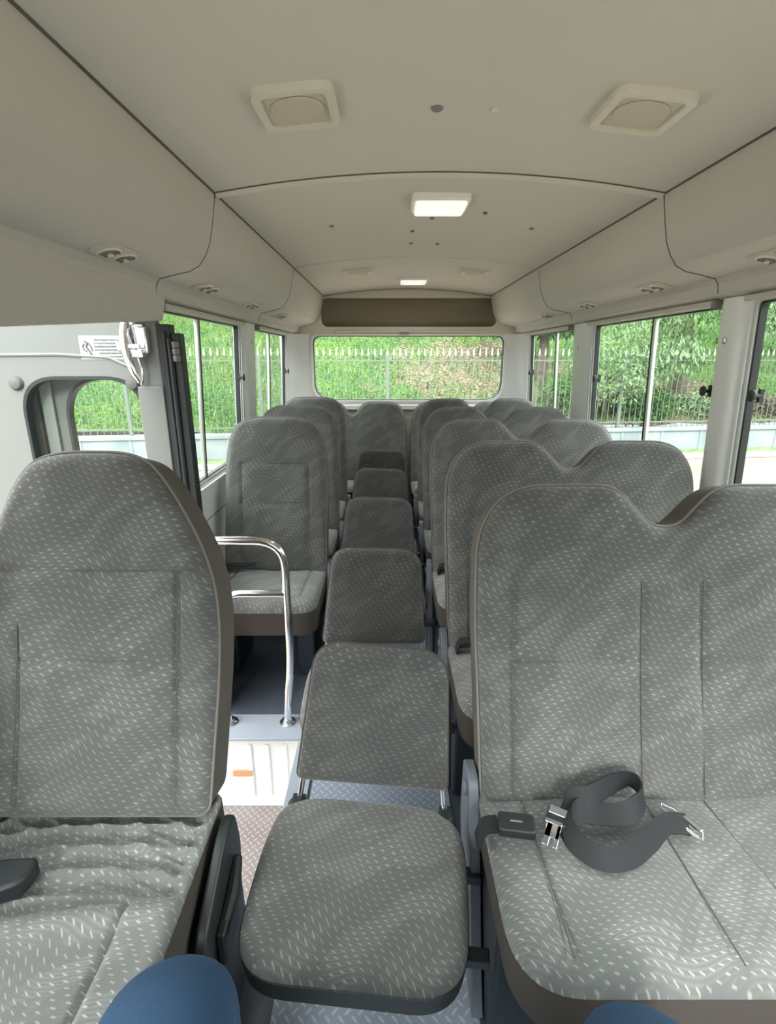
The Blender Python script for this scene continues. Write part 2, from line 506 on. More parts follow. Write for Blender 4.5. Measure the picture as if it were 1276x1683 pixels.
# rear wall: lower plate with the window opening, upper plate with the shallow recess, painted darker for its shading
rear_xf = lambda a, b, d: (CX + a, YR + d, b)
mb = MB()
win_hole = rounded([(-.80, 1.045, .16), (.83, 1.045, .16), (.83, 1.605, .07), (-.80, 1.605, .07)], 8)
mb.holed([(-1.05, -.02), (1.05, -.02), (1.05, 1.635), (-1.05, 1.635)], [win_hole], 0, .06, rear_xf)
tag(mb.build('wall_rear', M_['beige'], bevel=0), kind='structure')
mb = MB()
rec = rrect(-.70, .73, 1.655, 1.875, .06, 8)
mb.holed([(-1.0, 1.635), (1.0, 1.635), (1.0, 2.02), (-1.0, 2.02)], [rec], 0, .01, rear_xf)
tag(mb.build('trim_1', M_['beige']), kind='structure')
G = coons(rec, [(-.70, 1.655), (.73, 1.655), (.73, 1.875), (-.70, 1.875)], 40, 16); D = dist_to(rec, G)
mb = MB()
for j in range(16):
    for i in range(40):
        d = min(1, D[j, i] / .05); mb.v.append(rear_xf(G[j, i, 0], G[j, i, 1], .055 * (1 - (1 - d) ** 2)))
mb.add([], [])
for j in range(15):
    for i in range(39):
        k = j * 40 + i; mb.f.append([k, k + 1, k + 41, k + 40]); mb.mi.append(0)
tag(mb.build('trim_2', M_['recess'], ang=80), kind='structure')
# white ledge under the rear window and rounded rear corner posts
mb = MB(); mb.box(CX - .82, CX + .84, YR - .035, YR + .0, .985, 1.03)
tag(mb.build('trim_3', M_['white'], bevel=.01), kind='structure')
for n, s in ((4, -1), (5, 1)):
    mb = MB()
    pts = [(4.305, -.03), (4.33, .0), (4.42, .03), (4.47, .075), (4.50, .15), (4.505, .15), (4.505, -.03)]
    for z0, z1 in ((0, 1.60),):
        vs = [(CX + s * (hw(z) - o), y, z) for z in (z0, z1) for y, o in pts]
        m = len(pts)
        mb.add(vs, [tuple(range(m)), tuple(range(m, 2 * m))[::-1]] + [(i, (i + 1) % m, m + (i + 1) % m, m + i) for i in range(m)])
    tag(mb.build('trim_%d' % n, M_['white'], ang=50), kind='structure')

# front wall with a wide windscreen opening (behind the photographer)
mb = MB(); fx = lambda a, b, d: (CX + a, YF - d, b)
mb.holed([(-1.05, -.02), (1.05, -.02), (1.05, 2.02), (-1.05, 2.02)], [rrect(-.95, .95, .70, 1.90, .1)], 0, .05, fx)
tag(mb.build('wall_front', M_['white']), kind='structure')
w = empty('window_8', (CX, YF, 0)); tag(w, kind='structure')
mb = MB(); mb.box(-.95, .95, -.03, -.025, .70, 1.90); mb.build('glass', M_['rearglass'], w)

# pillar covers
def pillar(n, s, y0, y1, z0=.0, z1=1.60):
    mb = MB(); prof = []
    for k in range(9):
        t = k / 8; prof.append((y0 + (y1 - y0) * t, -.004 + .028 * (1 - abs(2 * t - 1) ** 4)))
    prof += [(y1, -.01), (y0, -.01)]
    vs = [(CX + s * (hw(z) - o), y, z) for z in (z0, z1) for y, o in prof]; m = len(prof)
    mb.add(vs, [tuple(range(m)), tuple(range(m, 2 * m))[::-1]] + [(i, (i + 1) % m, m + (i + 1) % m, m + i) for i in range(m)])
    tag(mb.build('trim_%d' % n, M_['white'], ang=50), kind='structure')
pillar(6, 1, 1.70, 1.83); pillar(7, 1, 2.985, 3.25); pillar(8, -1, 2.995, 3.26); pillar(9, -1, 1.845, 1.895, 0, 1.60)

# ceiling: a shallow arch
def zc(x): return 1.89 + .055 * (1 - ((x - CX) / .675) ** 2)
mb = MB(); nx = 28; ys = [YF, 1.765, 3.12, YR + .01]
xs = [CX - .70 + 1.40 * i / nx for i in range(nx + 1)]
for sgn, off in ((0, 0), (1, .03)):
    pass
vs = [(x, y, zc(x)) for y in (YF, YR + .02) for x in xs] + [(x, y, zc(x) + .03) for y in (YF, YR + .02) for x in xs]
m = nx + 1; fs = []
for i in range(nx):
    fs += [(i, i + 1, m + i + 1, m + i), (2 * m + i, 3 * m + i, 3 * m + i + 1, 2 * m + i + 1)]
mb.add(vs, fs)
tag(mb.build('ceiling', M_['ceil'], recalc=False, ang=60), kind='structure')
mb = MB(); mb.box(CX - 1.05, CX + 1.05, YF - .05, YR + .1, 2.0, 2.04)
tag(mb.build('roof', M_['outerwhite']), kind='structure')
# seam beads across the ceiling
def bead(n, y, r, mat, dz=0, yo=0):
    mb = MB(); mb.tube([(CX - .672 + 1.344 * i / 40, y + yo, zc(CX - .672 + 1.344 * i / 40) + dz) for i in range(41)], r, 8)
    tag(mb.build('trim_%d' % n, M_[mat]), kind='structure')
bead(10, 1.765, .0115, 'ceil', -.003)
bead(11, 1.765, .0032, 'seam', .0, -.012)
bead(12, 3.12, .0045, 'seam', .001)
bead(13, 3.105, .006, 'ceil', .0)
bead(14, YR - .01, .005, 'seam', .001)

# overhead duct panels (one per section, each a thing)
prof = [(.675, 1.893), (.682, 1.855), (.690, 1.815), (.703, 1.76), (.720, 1.722), (.743, 1.692), (.775, 1.676), (.825, 1.666),
        (.872, 1.655), (.884, 1.638), (.888, 1.612), (.955, 1.598), (.99, 1.598), (.99, 1.95), (.675, 1.95)]
def duct(s, y0, y1, label):
    mb = MB(); mb.prism([(a, b) for a, b in prof], y0, y1, lambda a, b, d: (CX + s * a, d, b))
    o = mb.build('overhead_duct_panel', M_['duct'], ang=22, bevel=.0025)
    tag(o, label, 'duct panel', 'overhead duct panels along both sides'); return o
duct(-1, YF, 1.7635, 'long beige overhead duct panel above the open door')
duct(-1, 1.7665, 3.1185, 'beige overhead duct panel on the door side, above the first window behind the door')
duct(-1, 3.1215, YR, 'short beige overhead duct panel in the rear corner on the door side')
duct(1, YF, 1.7635, 'long beige overhead duct panel above the nearest double bench, opposite the door')
duct(1, 1.7665, 3.1185, 'beige overhead duct panel above the middle window opposite the door side')
duct(1, 3.1215, YR, 'short beige overhead duct panel in the rear corner above the double benches')
# thin dark joint strips along the ceiling/duct meeting line
for n, s in ((15, -1), (16, 1)):
    mb = MB(); mb.tube([(CX + s * .674, YF, 1.8895), (CX + s * .674, YR, 1.8895)], .0032, 6)
    tag(mb.build('trim_%d' % n, M_['seam']), kind='structure')
for n, s, y in ((17, -1, 1.765), (18, -1, 3.12), (19, 1, 1.765), (20, 1, 3.12)):
    mb = MB(); mb.tube([(CX + s * (a + .001), y, b) for a, b in prof[:11]], .0022, 6)
    tag(mb.build('trim_%d' % n, M_['seam']), kind='structure')
# flat header panel above the doorway
mb = MB()
vs = [(CX - a, y, z + dz * (z < 1.6)) for y, dz in ((.86, -.075), (1.835, 0)) for a, z in ((.885, 1.625), (.905, 1.535), (.96, 1.535), (.96, 1.64))]
mb.add(vs, [(0, 1, 2, 3), (7, 6, 5, 4), (0, 4, 5, 1), (1, 5, 6, 2), (2, 6, 7, 3), (3, 7, 4, 0)])
tag(mb.build('trim_21', M_['duct'], bevel=.004), kind='structure')

# floor, aisle, stepwell
mb = MB()
mb.box(-.30, 1.19, YF, YR, -.05, 0)
mb.box(-.90, -.30, 1.72, YR, -.05, 0)
mb.box(-.90, -.30, YF, .93, -.05, 0)
tag(mb.build('floor', M_['floormat'], smooth=False), kind='structure')
mb = MB(); mb.box(-.262, .205, YF, 4.0, 0, .004)
tag(mb.build('trim_22', M_['plate'], smooth=False), kind='structure')
mb = MB(); mb.box(-.345, -.272, .93, 1.72, -.002, .006)
tag(mb.build('trim_23', M_['greysteel'], bevel=.002), kind='structure')
mb = MB(); mb.box(-.88, -.30, 1.655, 1.80, .0, .012)            # metal sill at the platform edge
tag(mb.build('trim_24', M_['greysteel'], bevel=.003), kind='structure')
mb = MB()                                                       # riser with pressed ribs
mb.box(-.88, -.30, 1.70, 1.72, -.36, 0)
for x in (-.56, -.49, -.42): mb.box(x, x + .018, 1.693, 1.70, -.30, -.05)
mb.box(-.318, -.30, .93, 1.70, -.36, -.0)
tag(mb.build('trim_25', M_['riser'], bevel=.003), kind='structure')
mb = MB(); mb.box(-1.02, -.30, .86, 1.72, -.39, -.36)
tag(mb.build('trim_26', M_['stepplate'], smooth=False), kind='structure')
mb = MB(); mb.box(-.88, -.30, .91, .93, -.36, 0)
tag(mb.build('trim_27', M_['riser']), kind='structure')
# amber marker lens on the riser
o = empty('marker_lamp', (-.585, 1.70, -.185)); tag(o, 'small amber marker lamp set in the white step riser', 'lamp')
mb = MB(); mb.prism(rrect(-.045, .045, -.018, .018, .008), 0, .006, lambda a, b, d: (a, -d, b)); mb.build('bezel', M_['spkframe'], o)
mb = MB(); mb.prism(rrect(-.038, .038, -.013, .013, .006), .006, .012, lambda a, b, d: (a, -d, b)); mb.build('lens', M_['amber'], o)

# lower side wall cladding with a seam
for n, s in ((28, -1), (29, 1)):
    mb = MB()
    y0 = 1.90 if s < 0 else .2
    mb.holed([(y0, .02), (4.29, .02), (4.29, .855), (y0, .855)], [], -.012, 0, side(s))
    tag(mb.build('trim_%d' % n, M_['white'], bevel=.004), kind='structure')
    mb = MB(); mb.tube([(CX + s * (hw(.70) - .013), y0, .70), (CX + s * (hw(.66) - .013), 4.29, .70)], .002, 6)
    tag(mb.build('trim_%d' % (n + 2), M_['seam']), kind='structure')

# ------------------------------------------------------------------ side windows
def window(n, s, y0, y1, bars, latches, dark):
    root = empty('window_%d' % n, (0, 0, 0)); tag(root, kind='structure')
    z0, z1 = WZ0, WZ1; f = side(s)
    mb = MB(); mb.holed(rrect(y0 + .001, y1 - .001, z0 + .001, z1 - .001, .03), [rrect(y0 + .013, y1 - .013, z0 + .016, z1 - .014, .02)], .008, .04, f)
    mb.build('window_frame', M_['frame'], root)
    mb = MB(); mb.holed(rrect(y0 + .013, y1 - .013, z0 + .016, z1 - .014, .02), [rrect(y0 + .020, y1 - .020, z0 + .022, z1 - .020, .018)], .014, .036, f)
    mb.build('rubber_seal', M_['rubber'], root)
    mb = MB(); mb.prism([(y0 + .018, z0 + .02), (y1 - .018, z0 + .02), (y1 - .018, z1 - .018), (y0 + .018, z1 - .018)], .024, .028, f)
    mb.build('glass', M_['glass'], root)
    for y in bars:
        mb = MB(); mb.prism([(y - .009, z0 + .02), (y + .009, z0 + .02), (y + .009, z1 - .018), (y - .009, z1 - .018)], .018, .034, f)
        b = mb.build('sliding_stile', M_['frame'], root, bevel=.003)
        mb = MB(); mb.prism([(y + .009, z0 + .02), (y + .015, z0 + .02), (y + .015, z1 - .018), (y + .009, z1 - .018)], .016, .034, f)
        mb.build('stile_seal', M_['rubber'], b)
    for y, z, d in latches:
        # grip points from the frame end toward the middle of the pane
        x0 = CX + s * (hw(z) + .004)
        mb = MB()
        mb.box(x0 - .006, x0 + .006, y - .006, y + .006, z - .020, z + .020)
        mb.tube([(x0, y, z), (x0 - s * .024, y + d * .004, z)], .007, 10)
        mb.lathe([(.004, -.006), (.013, -.005), (.015, 0), (.013, .005), (.004, .006)], 14,
                 lambda p, x0=x0, y=y, z=z: Vector((x0 - s * .027 + p.z * 1, y + p.x, z + p.y * 1.3)))
        mb.build('window_latch', M_['black'], root)
    return root
window(1, -1, 1.90, 2.985, [2.37], [(2.925, 1.313, -1)], 1)
window(2, -1, 3.27, 4.32, [3.76], [(4.25, 1.312, -1)], 1)
window(3, 1, -1.05, 1.69, [.4], [(1.60, 1.307, -1)], 1)
window(4, 1, 1.84, 2.975, [2.33], [(1.853, 1.306, 1), (2.85, 1.31, -1)], 1)
window(5, 1, 3.26, 4.30, [3.66], [(4.17, 1.304, -1)], 1)
window(6, -1, -1.05, .85, [], [], 0)
# rear window
root = empty('window_7', (0, 0, 0)); tag(root, kind='structure')
inner = [(CX + (a - .015) * .985 + 0, b) for a, b in win_hole]
def shrink(o, d):
    P = np.array(o); c = P.mean(0); q = P - c; s = 1 - d / np.abs(q).max(0); return [tuple(x) for x in (q * s + c)]
mb = MB(); mb.holed(shrink(win_hole, .002), [shrink(win_hole, .022)], -.004, .05, rear_xf); mb.build('window_frame', M_['white'], root)
mb = MB(); mb.holed(shrink(win_hole, .020), [shrink(win_hole, .028)], .01, .045, rear_xf); mb.build('rubber_seal', M_['rubber'], root)
mb = MB(); mb.prism(shrink(win_hole, .021), .03, .034, rear_xf); mb.build('glass', M_['rearglass'], root)
mb = MB(); mb.box(CX - .60, CX + .62, YR - .02, YR - .0, 1.612, 1.628); mb.build('top_rail', M_['beige'], root, bevel=.005)
mb = MB(); mb.box(CX - .06, CX + .02, YR - .028, YR - .01, 1.600, 1.612); mb.build('rail_clip', M_['plug'], root, bevel=.003)
# curtain rails above the side windows
for n, s, y0, y1 in ((1, 1, 1.84, 2.98), (2, 1, .5, 1.69), (3, 1, 3.27, 4.28), (4, -1, 1.90, 2.98), (5, -1, 3.27, 4.28)):
    lab = ['cream curtain rail above the middle window opposite the door', 'cream curtain rail above the nearest window opposite the door',
           'cream curtain rail above the rearmost window opposite the door', 'cream curtain rail above the window just behind the door',
           'cream curtain rail above the rearmost window on the door side'][n - 1]
    t = empty('curtain_rail', (0, 0, 0)); tag(t, lab, 'curtain rail', 'curtain rails above the side windows')
    mb = MB(); mb.prism([(.925, 1.582), (.943, 1.582), (.943, 1.598), (.925, 1.598)], y0, y1, lambda a, b, d, s=s: (CX + s * a, d, b))
    mb.build('rail', M_['duct'], t, bevel=.003)
    mb = MB(); mb.prism([(.92, 1.574), (.948, 1.574), (.948, 1.600), (.92, 1.600)], y0 - .009, y0 + .009, lambda a, b, d, s=s: (CX + s * a, d, b))
    mb.build('end_bracket', M_['plug'], t, bevel=.003)
# screws on the pillars
def screw(x, y, z, s, label):
    mb = MB(); mb.lathe([(.011, 0), (.011, .003), (.007, .006), (.002, .007)], 14, lambda p: Vector((x - s * p.z, y + p.x, z + p.y)))
    tag(mb.build('screw_cap', M_['steel']), label, 'screw cap')
screw(CX + hw(1.474) - .024, 1.765, 1.47, 1, 'round screw cap on the wide white pillar beside the nearest double bench')
screw(CX - hw(1.545) + .024, 3.12, 1.50, -1, 'round screw cap on the white pillar between the two door-side windows')
screw(CX + hw(1.5) - .024, 3.12, 1.47, 1, 'round screw cap on the narrow rear pillar above the double benches')

# ------------------------------------------------------------------ open folding door by the doorway
door = empty('door_1', (0, 1.80, 0)); tag(door, kind='structure')
dxf = lambda y: (lambda a, b, d: (a, y + d, b))
hole = rounded([(-1.250, .80, .08), (-.828, .80, .08), (-.828, 1.356, .13), (-1.250, 1.356, .13)], 10)
mb = MB(); mb.holed([(-1.42, -.33), (-.762, -.33), (-.762, 1.535), (-1.42, 1.535)], [hole], 0, .03, dxf(0))
mb.build('door_leaf', M_['doorwhite'], door, bevel=.002)
mb = MB(); mb.holed([(a, b) for a, b in hole], [shrink(hole, .010)], -.004, .03, dxf(0)); mb.build('window_rubber', M_['rubber'], door)
mb = MB(); mb.prism(shrink(hole, .008), .012, .016, dxf(0)); mb.build('glass', M_['glass'], door)
# raised pressing around the door window
mb = MB()
prs = rounded([(-1.36, 1.40, .02), (-.86, 1.40, .16), (-.79, 1.20, .1), (-.79, 1.33, .02), (-.80, 1.42, .06), (-1.36, 1.42, .02)], 5)
mb.tube([(-1.40, -.001, 1.425), (-1.1, -.001, 1.428), (-.93, -.001, 1.418), (-.87, -.001, 1.39)], .006, 8)
mb.build('pressed_ridge', M_['doorwhite'], door)
mb = MB(); mb.box(-.845, -.757, -.012, .0, -.3, 1.325); mb.build('corner_cover', M_['doorwhite'], door, bevel=.004)
# second leaf folded behind the first
hole2 = rounded([(-1.150, .78, .08), (-.835, .78, .08), (-.835, 1.352, .15), (-1.150, 1.352, .15)], 10)
mb = MB(); mb.holed([(-1.235, -.33), (-.80, -.33), (-.80, 1.50), (-1.235, 1.50)], [hole2], .075, .10, dxf(0))
mb.build('rear_leaf', M_['gauge'], door)
mb = MB(); mb.holed([(a, b) for a, b in hole2], [shrink(hole2, .010)], .070, .10, dxf(0)); mb.build('rear_window_rubber', M_['rubber'], door)
mb = MB(); mb.box(-1.225, -1.185, .060, .074, -.3, 1.45); mb.build('hinge_strip', M_['doorwhite'], door, bevel=.003)
mb = MB(); mb.box(-1.27, -1.235, .055, .10, -.33, 1.50); mb.build('outer_seal', M_['rubber'], door, bevel=.003)
# black rubber edge with a white roller
mb = MB(); mb.box(-.762, -.718, -.005, .045, -.3, 1.523); mb.box(-.718, -.688, .0, .045, -.3, 1.495); mb.box(-.740, -.730, -.014, -.005, -.3, 1.50)
mb.tube([(-.722, -.004, -.3), (-.722, -.004, 1.48)], .010, 8)
mb.build('rubber_edge', M_['rubber'], door, bevel=.004)
mb = MB()
for k in range(3): mb.lathe([(.010, 0), (.012, .003), (.012, .017), (.010, .020)], 14, lambda p, k=k: Vector((-.700 + p.x, -.012 + p.y, 1.405 + k * .0215 + p.z)))
mb.build('guide_roller', M_['doorwhite'], door)
for x in (-1.256, -.862):
    mb = MB(); mb.lathe([(.024, 0), (.024, .006), (.019, .014), (.008, .018)], 20, lambda p, x=x: Vector((x, -p.z, 1.335 + 0) ) + Vector((p.x, 0, p.y)))
    mb.build('rubber_bumper', M_['gauge'], door)
# sticker: pictogram of a leaning figure and rows of tiny faint characters
mb = MB(); mb.box(-1.022, -.872, -.002, .0, 1.412, 1.487); st = mb.build('warning_sticker', M_['sticker'], door)
mb = MB()
mb.tube([(-1.003, -.003, 1.470), (-.995, -.003, 1.462), (-1.0, -.003, 1.452), (-.992, -.003, 1.440), (-.985, -.003, 1.428), (-.990, -.003, 1.418)], .0028, 6)
mb.tube([(-1.006, -.003, 1.462), (-1.012, -.003, 1.452), (-1.006, -.003, 1.44), (-.998, -.003, 1.437)], .002, 6)
mb.tube([(-.993, -.003, 1.466), (-.984, -.003, 1.452), (-.981, -.003, 1.438)], .002, 6)
random.seed(4)
for r in range(6):
    z = 1.474 - r * .0105; x = -.972 + (.03 if r == 5 else 0) + (.0 if r != 4 else .012)
    while x < -.882 - (.02 if r in (1,) else 0):
        w_ = random.uniform(.003, .006); hgt = .0058
        mb.box(x, x + w_, -.0032, -.002, z - .0008, z + .0008)
        if random.random() < .8: mb.box(x, x + w_, -.0032, -.002, z - hgt * .5, z - hgt * .5 + .001)
        mb.box(x + w_ * .4, x + w_ * .4 + .001, -.0032, -.002, z - hgt * .5, z + hgt * .4)
        x += w_ + .0018
mb.build('sticker_print', M_['ink'], st, smooth=False)
# chrome latch and lever
h = MB(); h.box(-.862, -.800, -.010, 0, 1.425, 1.525); h.box(-.822, -.785, -.03, -.0, 1.43, 1.515)
hd = h.build('door_handle', M_['chrome'], door, bevel=.006)
mb = MB(); mb.tube([(-.852, -.02, 1.528), (-.854, -.035, 1.49), (-.850, -.045, 1.45), (-.842, -.05, 1.41), (-.832, -.048, 1.37), (-.822, -.035, 1.34)], [.013, .016, .016, .015, .012, .008], 12)
mb.build('lever', M_['chrome'], hd)
mb = MB(); mb.lathe([(.013, 0), (.015, .005), (.015, .024), (.011, .03)], 16, lambda p: Vector((-.832 + p.x, -.02 + p.y, 1.528 + p.z)))
mb.tube([(-.862, -.02, 1.445), (-.885, -.02, 1.445)], .010, 10); mb.tube([(-.862, -.015, 1.475), (-.882, -.015, 1.475)], .008, 10)
mb.build('latch_knob', M_['steel'], hd)
mb = MB(); mb.box(-.835, -.795, -.05, -.01, 1.418, 1.442); mb.tube([(-.82, -.03, 1.42), (-.812, -.032, 1.385), (-.815, -.03, 1.345), (-.822, -.028, 1.33)], .005, 8)
mb.tube([(-.835, -.048, 1.452), (-.80, -.048, 1.452)], .007, 10)
mb.build('latch_rod', M_['chrome'], hd, bevel=.003)
# hinge brackets under the header
for x in (-1.0, -.88):
    pass
mb = MB(); mb.box(-1.33, -1.20, .0, .02, 1.536, 1.543); mb.box(-1.10, -1.03, -.01, .02, 1.537, 1.545); mb.build('hinge', M_['bark'], door, bevel=.002)

# ------------------------------------------------------------------ ceiling fittings
def fitting_speaker(x, y, label):
    t = empty('ceiling_speaker', (x, y, zc(x))); tag(t, label, 'speaker', 'ceiling speakers')
    t.rotation_euler = (0, math.atan(.11 * (x - CX) / .675 ** 2), 0)
    mb = MB(); mb.holed(rrect(-.084, .084, -.09, .09, .03), [rrect(-.066, .066, -.072, .072, .02)], -.016, .01, lambda a, b, d: (a, b, d))
    mb.build('speaker_frame', M_['spkframe'], t, bevel=.005)
    mb = MB(); mb.prism(rrect(-.067, .067, -.073, .073, .02), -.010, .0, lambda a, b, d: (a, b, d))
    mb.lathe([(.057, -.011), (.054, -.014), (.03, -.0145)], 32)
    mb.build('grille', M_['speaker'], t)
fitting_speaker(-.192, 1.29, 'square cream ceiling speaker nearer the door side')
fitting_speaker(.54, 1.30, 'square cream ceiling speaker above the double benches')
def dome(x, y, label, w=.10, l=.09):
    t = empty('ceiling_lamp', (x, y, zc(x))); tag(t, label, 'ceiling lamp', 'ceiling lamps on the centre line')
    mb = MB(); mb.prism(rrect(-w, w, -l, l, .02), -.022, .01, lambda a, b, d: (a, b, d)); mb.build('lamp_housing', M_['lamp'], t, bevel=.006)
    mb = MB(); mb.prism(rrect(-w + .012, w - .012, -l + .012, l - .012, .015), -.034, -.02, lambda a, b, d: (a, b, d)); ln = mb.build('diffuser', M_['lens'], t, bevel=.006)
    mb = MB()
    for k in range(3): mb.box(-w * .5, w * .5, -.02 + k * .016, -.014 + k * .016, -.036, -.033)
    mb.build('diffuser_rib', M_['lens'], ln, bevel=.001)
    ld = bpy.data.lights.new('ceiling_lamp_light', 'AREA'); ld.shape = 'RECTANGLE'; ld.size = .16; ld.size_y = .14; ld.energy = .6; ld.color = (1, .98, .94)
    lo = bpy.data.objects.new('ceiling_lamp_light', ld); COL.objects.link(lo); lo.parent = t; lo.location = (0, 0, -.042)
dome(.182, 2.045, 'lit white rectangular ceiling lamp in the middle ceiling section')
dome(.177, 3.93, 'small white rectangular ceiling lamp near the rear window')
def ceil_slot(x, y, label):
    t = empty('ceiling_vent', (x, y, zc(x))); tag(t, label, 'ceiling vent', 'ceiling vents at the rear')
    mb = MB(); mb.prism(rrect(-.085, .085, -.06, .06, .02), -.02, .01, lambda a, b, d: (a, b, d)); mb.build('vent_body', M_['spkframe'], t, bevel=.005)
    mb = MB(); mb.box(-.06, .06, -.045, .045, -.023, -.019); mb.build('vent_grille', M_['speaker'], t)
ceil_slot(-.185, 3.46, 'cream rear ceiling vent nearer the door side')
ceil_slot(.53, 3.46, 'cream rear ceiling vent above the double benches')
plugs = [(.108, 1.344, .013, 'plug', 'large dark grey ceiling plug between the two square speakers'),
         (.238, 1.35, .011, 'ceil', 'pale ceiling plug between the two square speakers'),
         (-.228, 2.331, .010, 'plug', 'dark plug on the ceiling beside the duct seam on the door side'),
         (.173, 2.283, .010, 'plug', 'dark plug just behind the lit ceiling lamp'),
         (.366, 2.185, .009, 'gauge', 'small grey plug beside the lit ceiling lamp on the bench side'),
         (.586, 2.351, .010, 'plug', 'dark plug on the ceiling nearest the bench-side duct'),
         (.106, 2.50, .008, 'gauge', 'pale grey plug in the middle ceiling section'),
         (.111, 2.753, .009, 'plug', 'left one of the close pair of dark ceiling plugs'),
         (.238, 2.767, .009, 'plug', 'right one of the close pair of dark ceiling plugs'),
         (-.185, 3.62, .010, 'plug', 'small dark plug behind the rear ceiling vent on the door side'),
         (.53, 3.62, .010, 'plug', 'small dark plug behind the rear ceiling vent over the benches')]
for x, y, r, mt, lab in plugs:
    mb = MB(); mb.lathe([(r, .004), (r, -.003), (r * .7, -.006), (r * .2, -.007)], 14)
    tag(mb.build('ceiling_plug', M_[mt], loc=(x, y, zc(x))), lab, 'ceiling plug', 'round plugs in the ceiling')

# air outlets: two small round louvres in an oval base
def outlet_proto():
    t = empty('air_outlet')
    mb = MB(); mb.prism(rrect(-.036, .036, -.085, .085, .03), -.004, .004, lambda a, b, d: (a, b, d)); mb.build('base_plate', M_['duct'], t, bevel=.002)
    for k in (-1, 1):
        mb = MB(); mb.lathe([(.029, -.002), (.029, -.009), (.024, -.009), (.022, -.004)], 24, lambda p, k=k: Vector((p.x, k * .038 + p.y, p.z)))
        o = mb.build('outlet_ring', M_['spkframe'], t)
        mb = MB()
        for q in (-1, 0, 1): mb.box(-.020, .020, k * .038 + q * .013 - .004, k * .038 + q * .013 + .0, -.012, -.004)
        mb.lathe([(.021, -.0045), (.021, -.0055)], 20, lambda p, k=k: Vector((p.x, k * .038 + p.y, p.z)))
        l = mb.build('louvre', M_['plug'], o, smooth=False)
        mb = MB(); mb.lathe([(.006, -.006), (.007, -.014), (.003, -.016)], 12, lambda p, k=k: Vector((p.x, k * .038 + p.y, p.z)))
        mb.build('knob', M_['spkframe'], o)
    return t
ap = outlet_proto()
ol = [(-1, 1.40, 'twin round air outlets in the duct above the open door'),
      (-1, 2.07, 'twin round air outlets above the window just behind the door, nearer pair'),
      (-1, 2.72, 'twin round air outlets above the window just behind the door, farther pair'),
      (-1, 3.44, 'twin round air outlets in the rear corner duct on the door side'),
      (1, 1.42, 'twin round air outlets above the nearest double bench'),
      (1, 2.06, 'twin round air outlets above the middle window on the bench side, nearer pair'),
      (1, 2.71, 'twin round air outlets above the middle window on the bench side, farther pair'),
      (1, 3.37, 'twin round air outlets in the rear corner duct on the bench side')]
for i, (s, y, lab) in enumerate(ol):
    o = ap if i == 0 else copy_tree(ap)
    o.location = (CX + s * .822, y, 1.6655); o.rotation_euler = (0, s * .21 , 0)
    tag(o, lab, 'air outlet', 'air outlets under the overhead ducts')

# ------------------------------------------------------------------ seats
RAKE = .28
def back_xf(y0, z0, rake=RAKE, curve=.018):
    c, s = math.cos(rake), math.sin(rake)
    def f(u, w, n):
        n = n - curve * math.sin(min(1, max(0, w / .75)) * math.pi) + curve * .5
        return (u, y0 + w * s - n * c, z0 + w * c + n * s)
    return f

def padded_back(root, ol, corners, xf, seams_v, seams_h, N, Mn, thick=.075, piping=True, z_hr=None, umax=.36):
    def disp(u, w):
        d = 0
        for c, lo, hi in seams_v:
            if lo - .02 < w < hi + .02:
                e = min(1, max(0, (w - lo) / .03), ) * min(1, max(0, (hi + .02 - w) / .03))
                d += groove(u, c, .007, .007) * max(0, e)
        for c, lo, hi in seams_h:
            if lo < u < hi: d += groove(w, c, .007, .005)
        d += .005 * math.sin(u * 17 + 1) * math.sin(w * 9 + .5)
        return d
    mb = pillow(ol, corners, .035, xf, N, Mn, 0, disp, bulge=.012)
    b = mb.build('backrest', M_['fabric'], root, ang=70)
    xb = lambda u, w, n: xf(u * 1.004, w * 1.002, -n)
    mb = pillow(ol, corners, .04, lambda u, w, n: xb(u, w, n + (thick if n > 1e-6 else thick)), max(16, N // 2), max(16, Mn // 2))
    # side band joining the front rim and the rounded back
    P = ol; m = len(P); base = len(mb.v)
    for p in P: mb.v.append(tuple(xf(p[0] * 1.004, p[1] * 1.002, .004))); mb.uv.append(p)
    for p in P: mb.v.append(tuple(xb(p[0], p[1], thick))); mb.uv.append(p)
    for i in range(m):
        j = (i + 1) % m; mb.f.append([base + i, base + j, base + m + j, base + m + i]); mb.mi.append(0)
    mb.build('backrest_shell', M_['shell'], root, ang=70, recalc=False)
    if piping:
        mb = MB(); mb.tube([xf(p[0] * 1.003, p[1] * 1.002, .005) for p in P], .0032, 6, closed=True)
        mb.build('piping', M_['piping'], b)
        for c, lo, hi in seams_v:
            mb = MB(); mb.tube([xf(c, lo + (hi - lo) * k / 12, .0425) for k in range(13)], .0013, 5); mb.build('stitched_seam', M_['shell'], b)
        for c, lo, hi in seams_h:
            mb = MB(); mb.tube([xf(lo + (hi - lo) * k / 12, c, .0425) for k in range(13)], .0010, 5); mb.build('stitched_seam', M_['shell'], b)
    return b

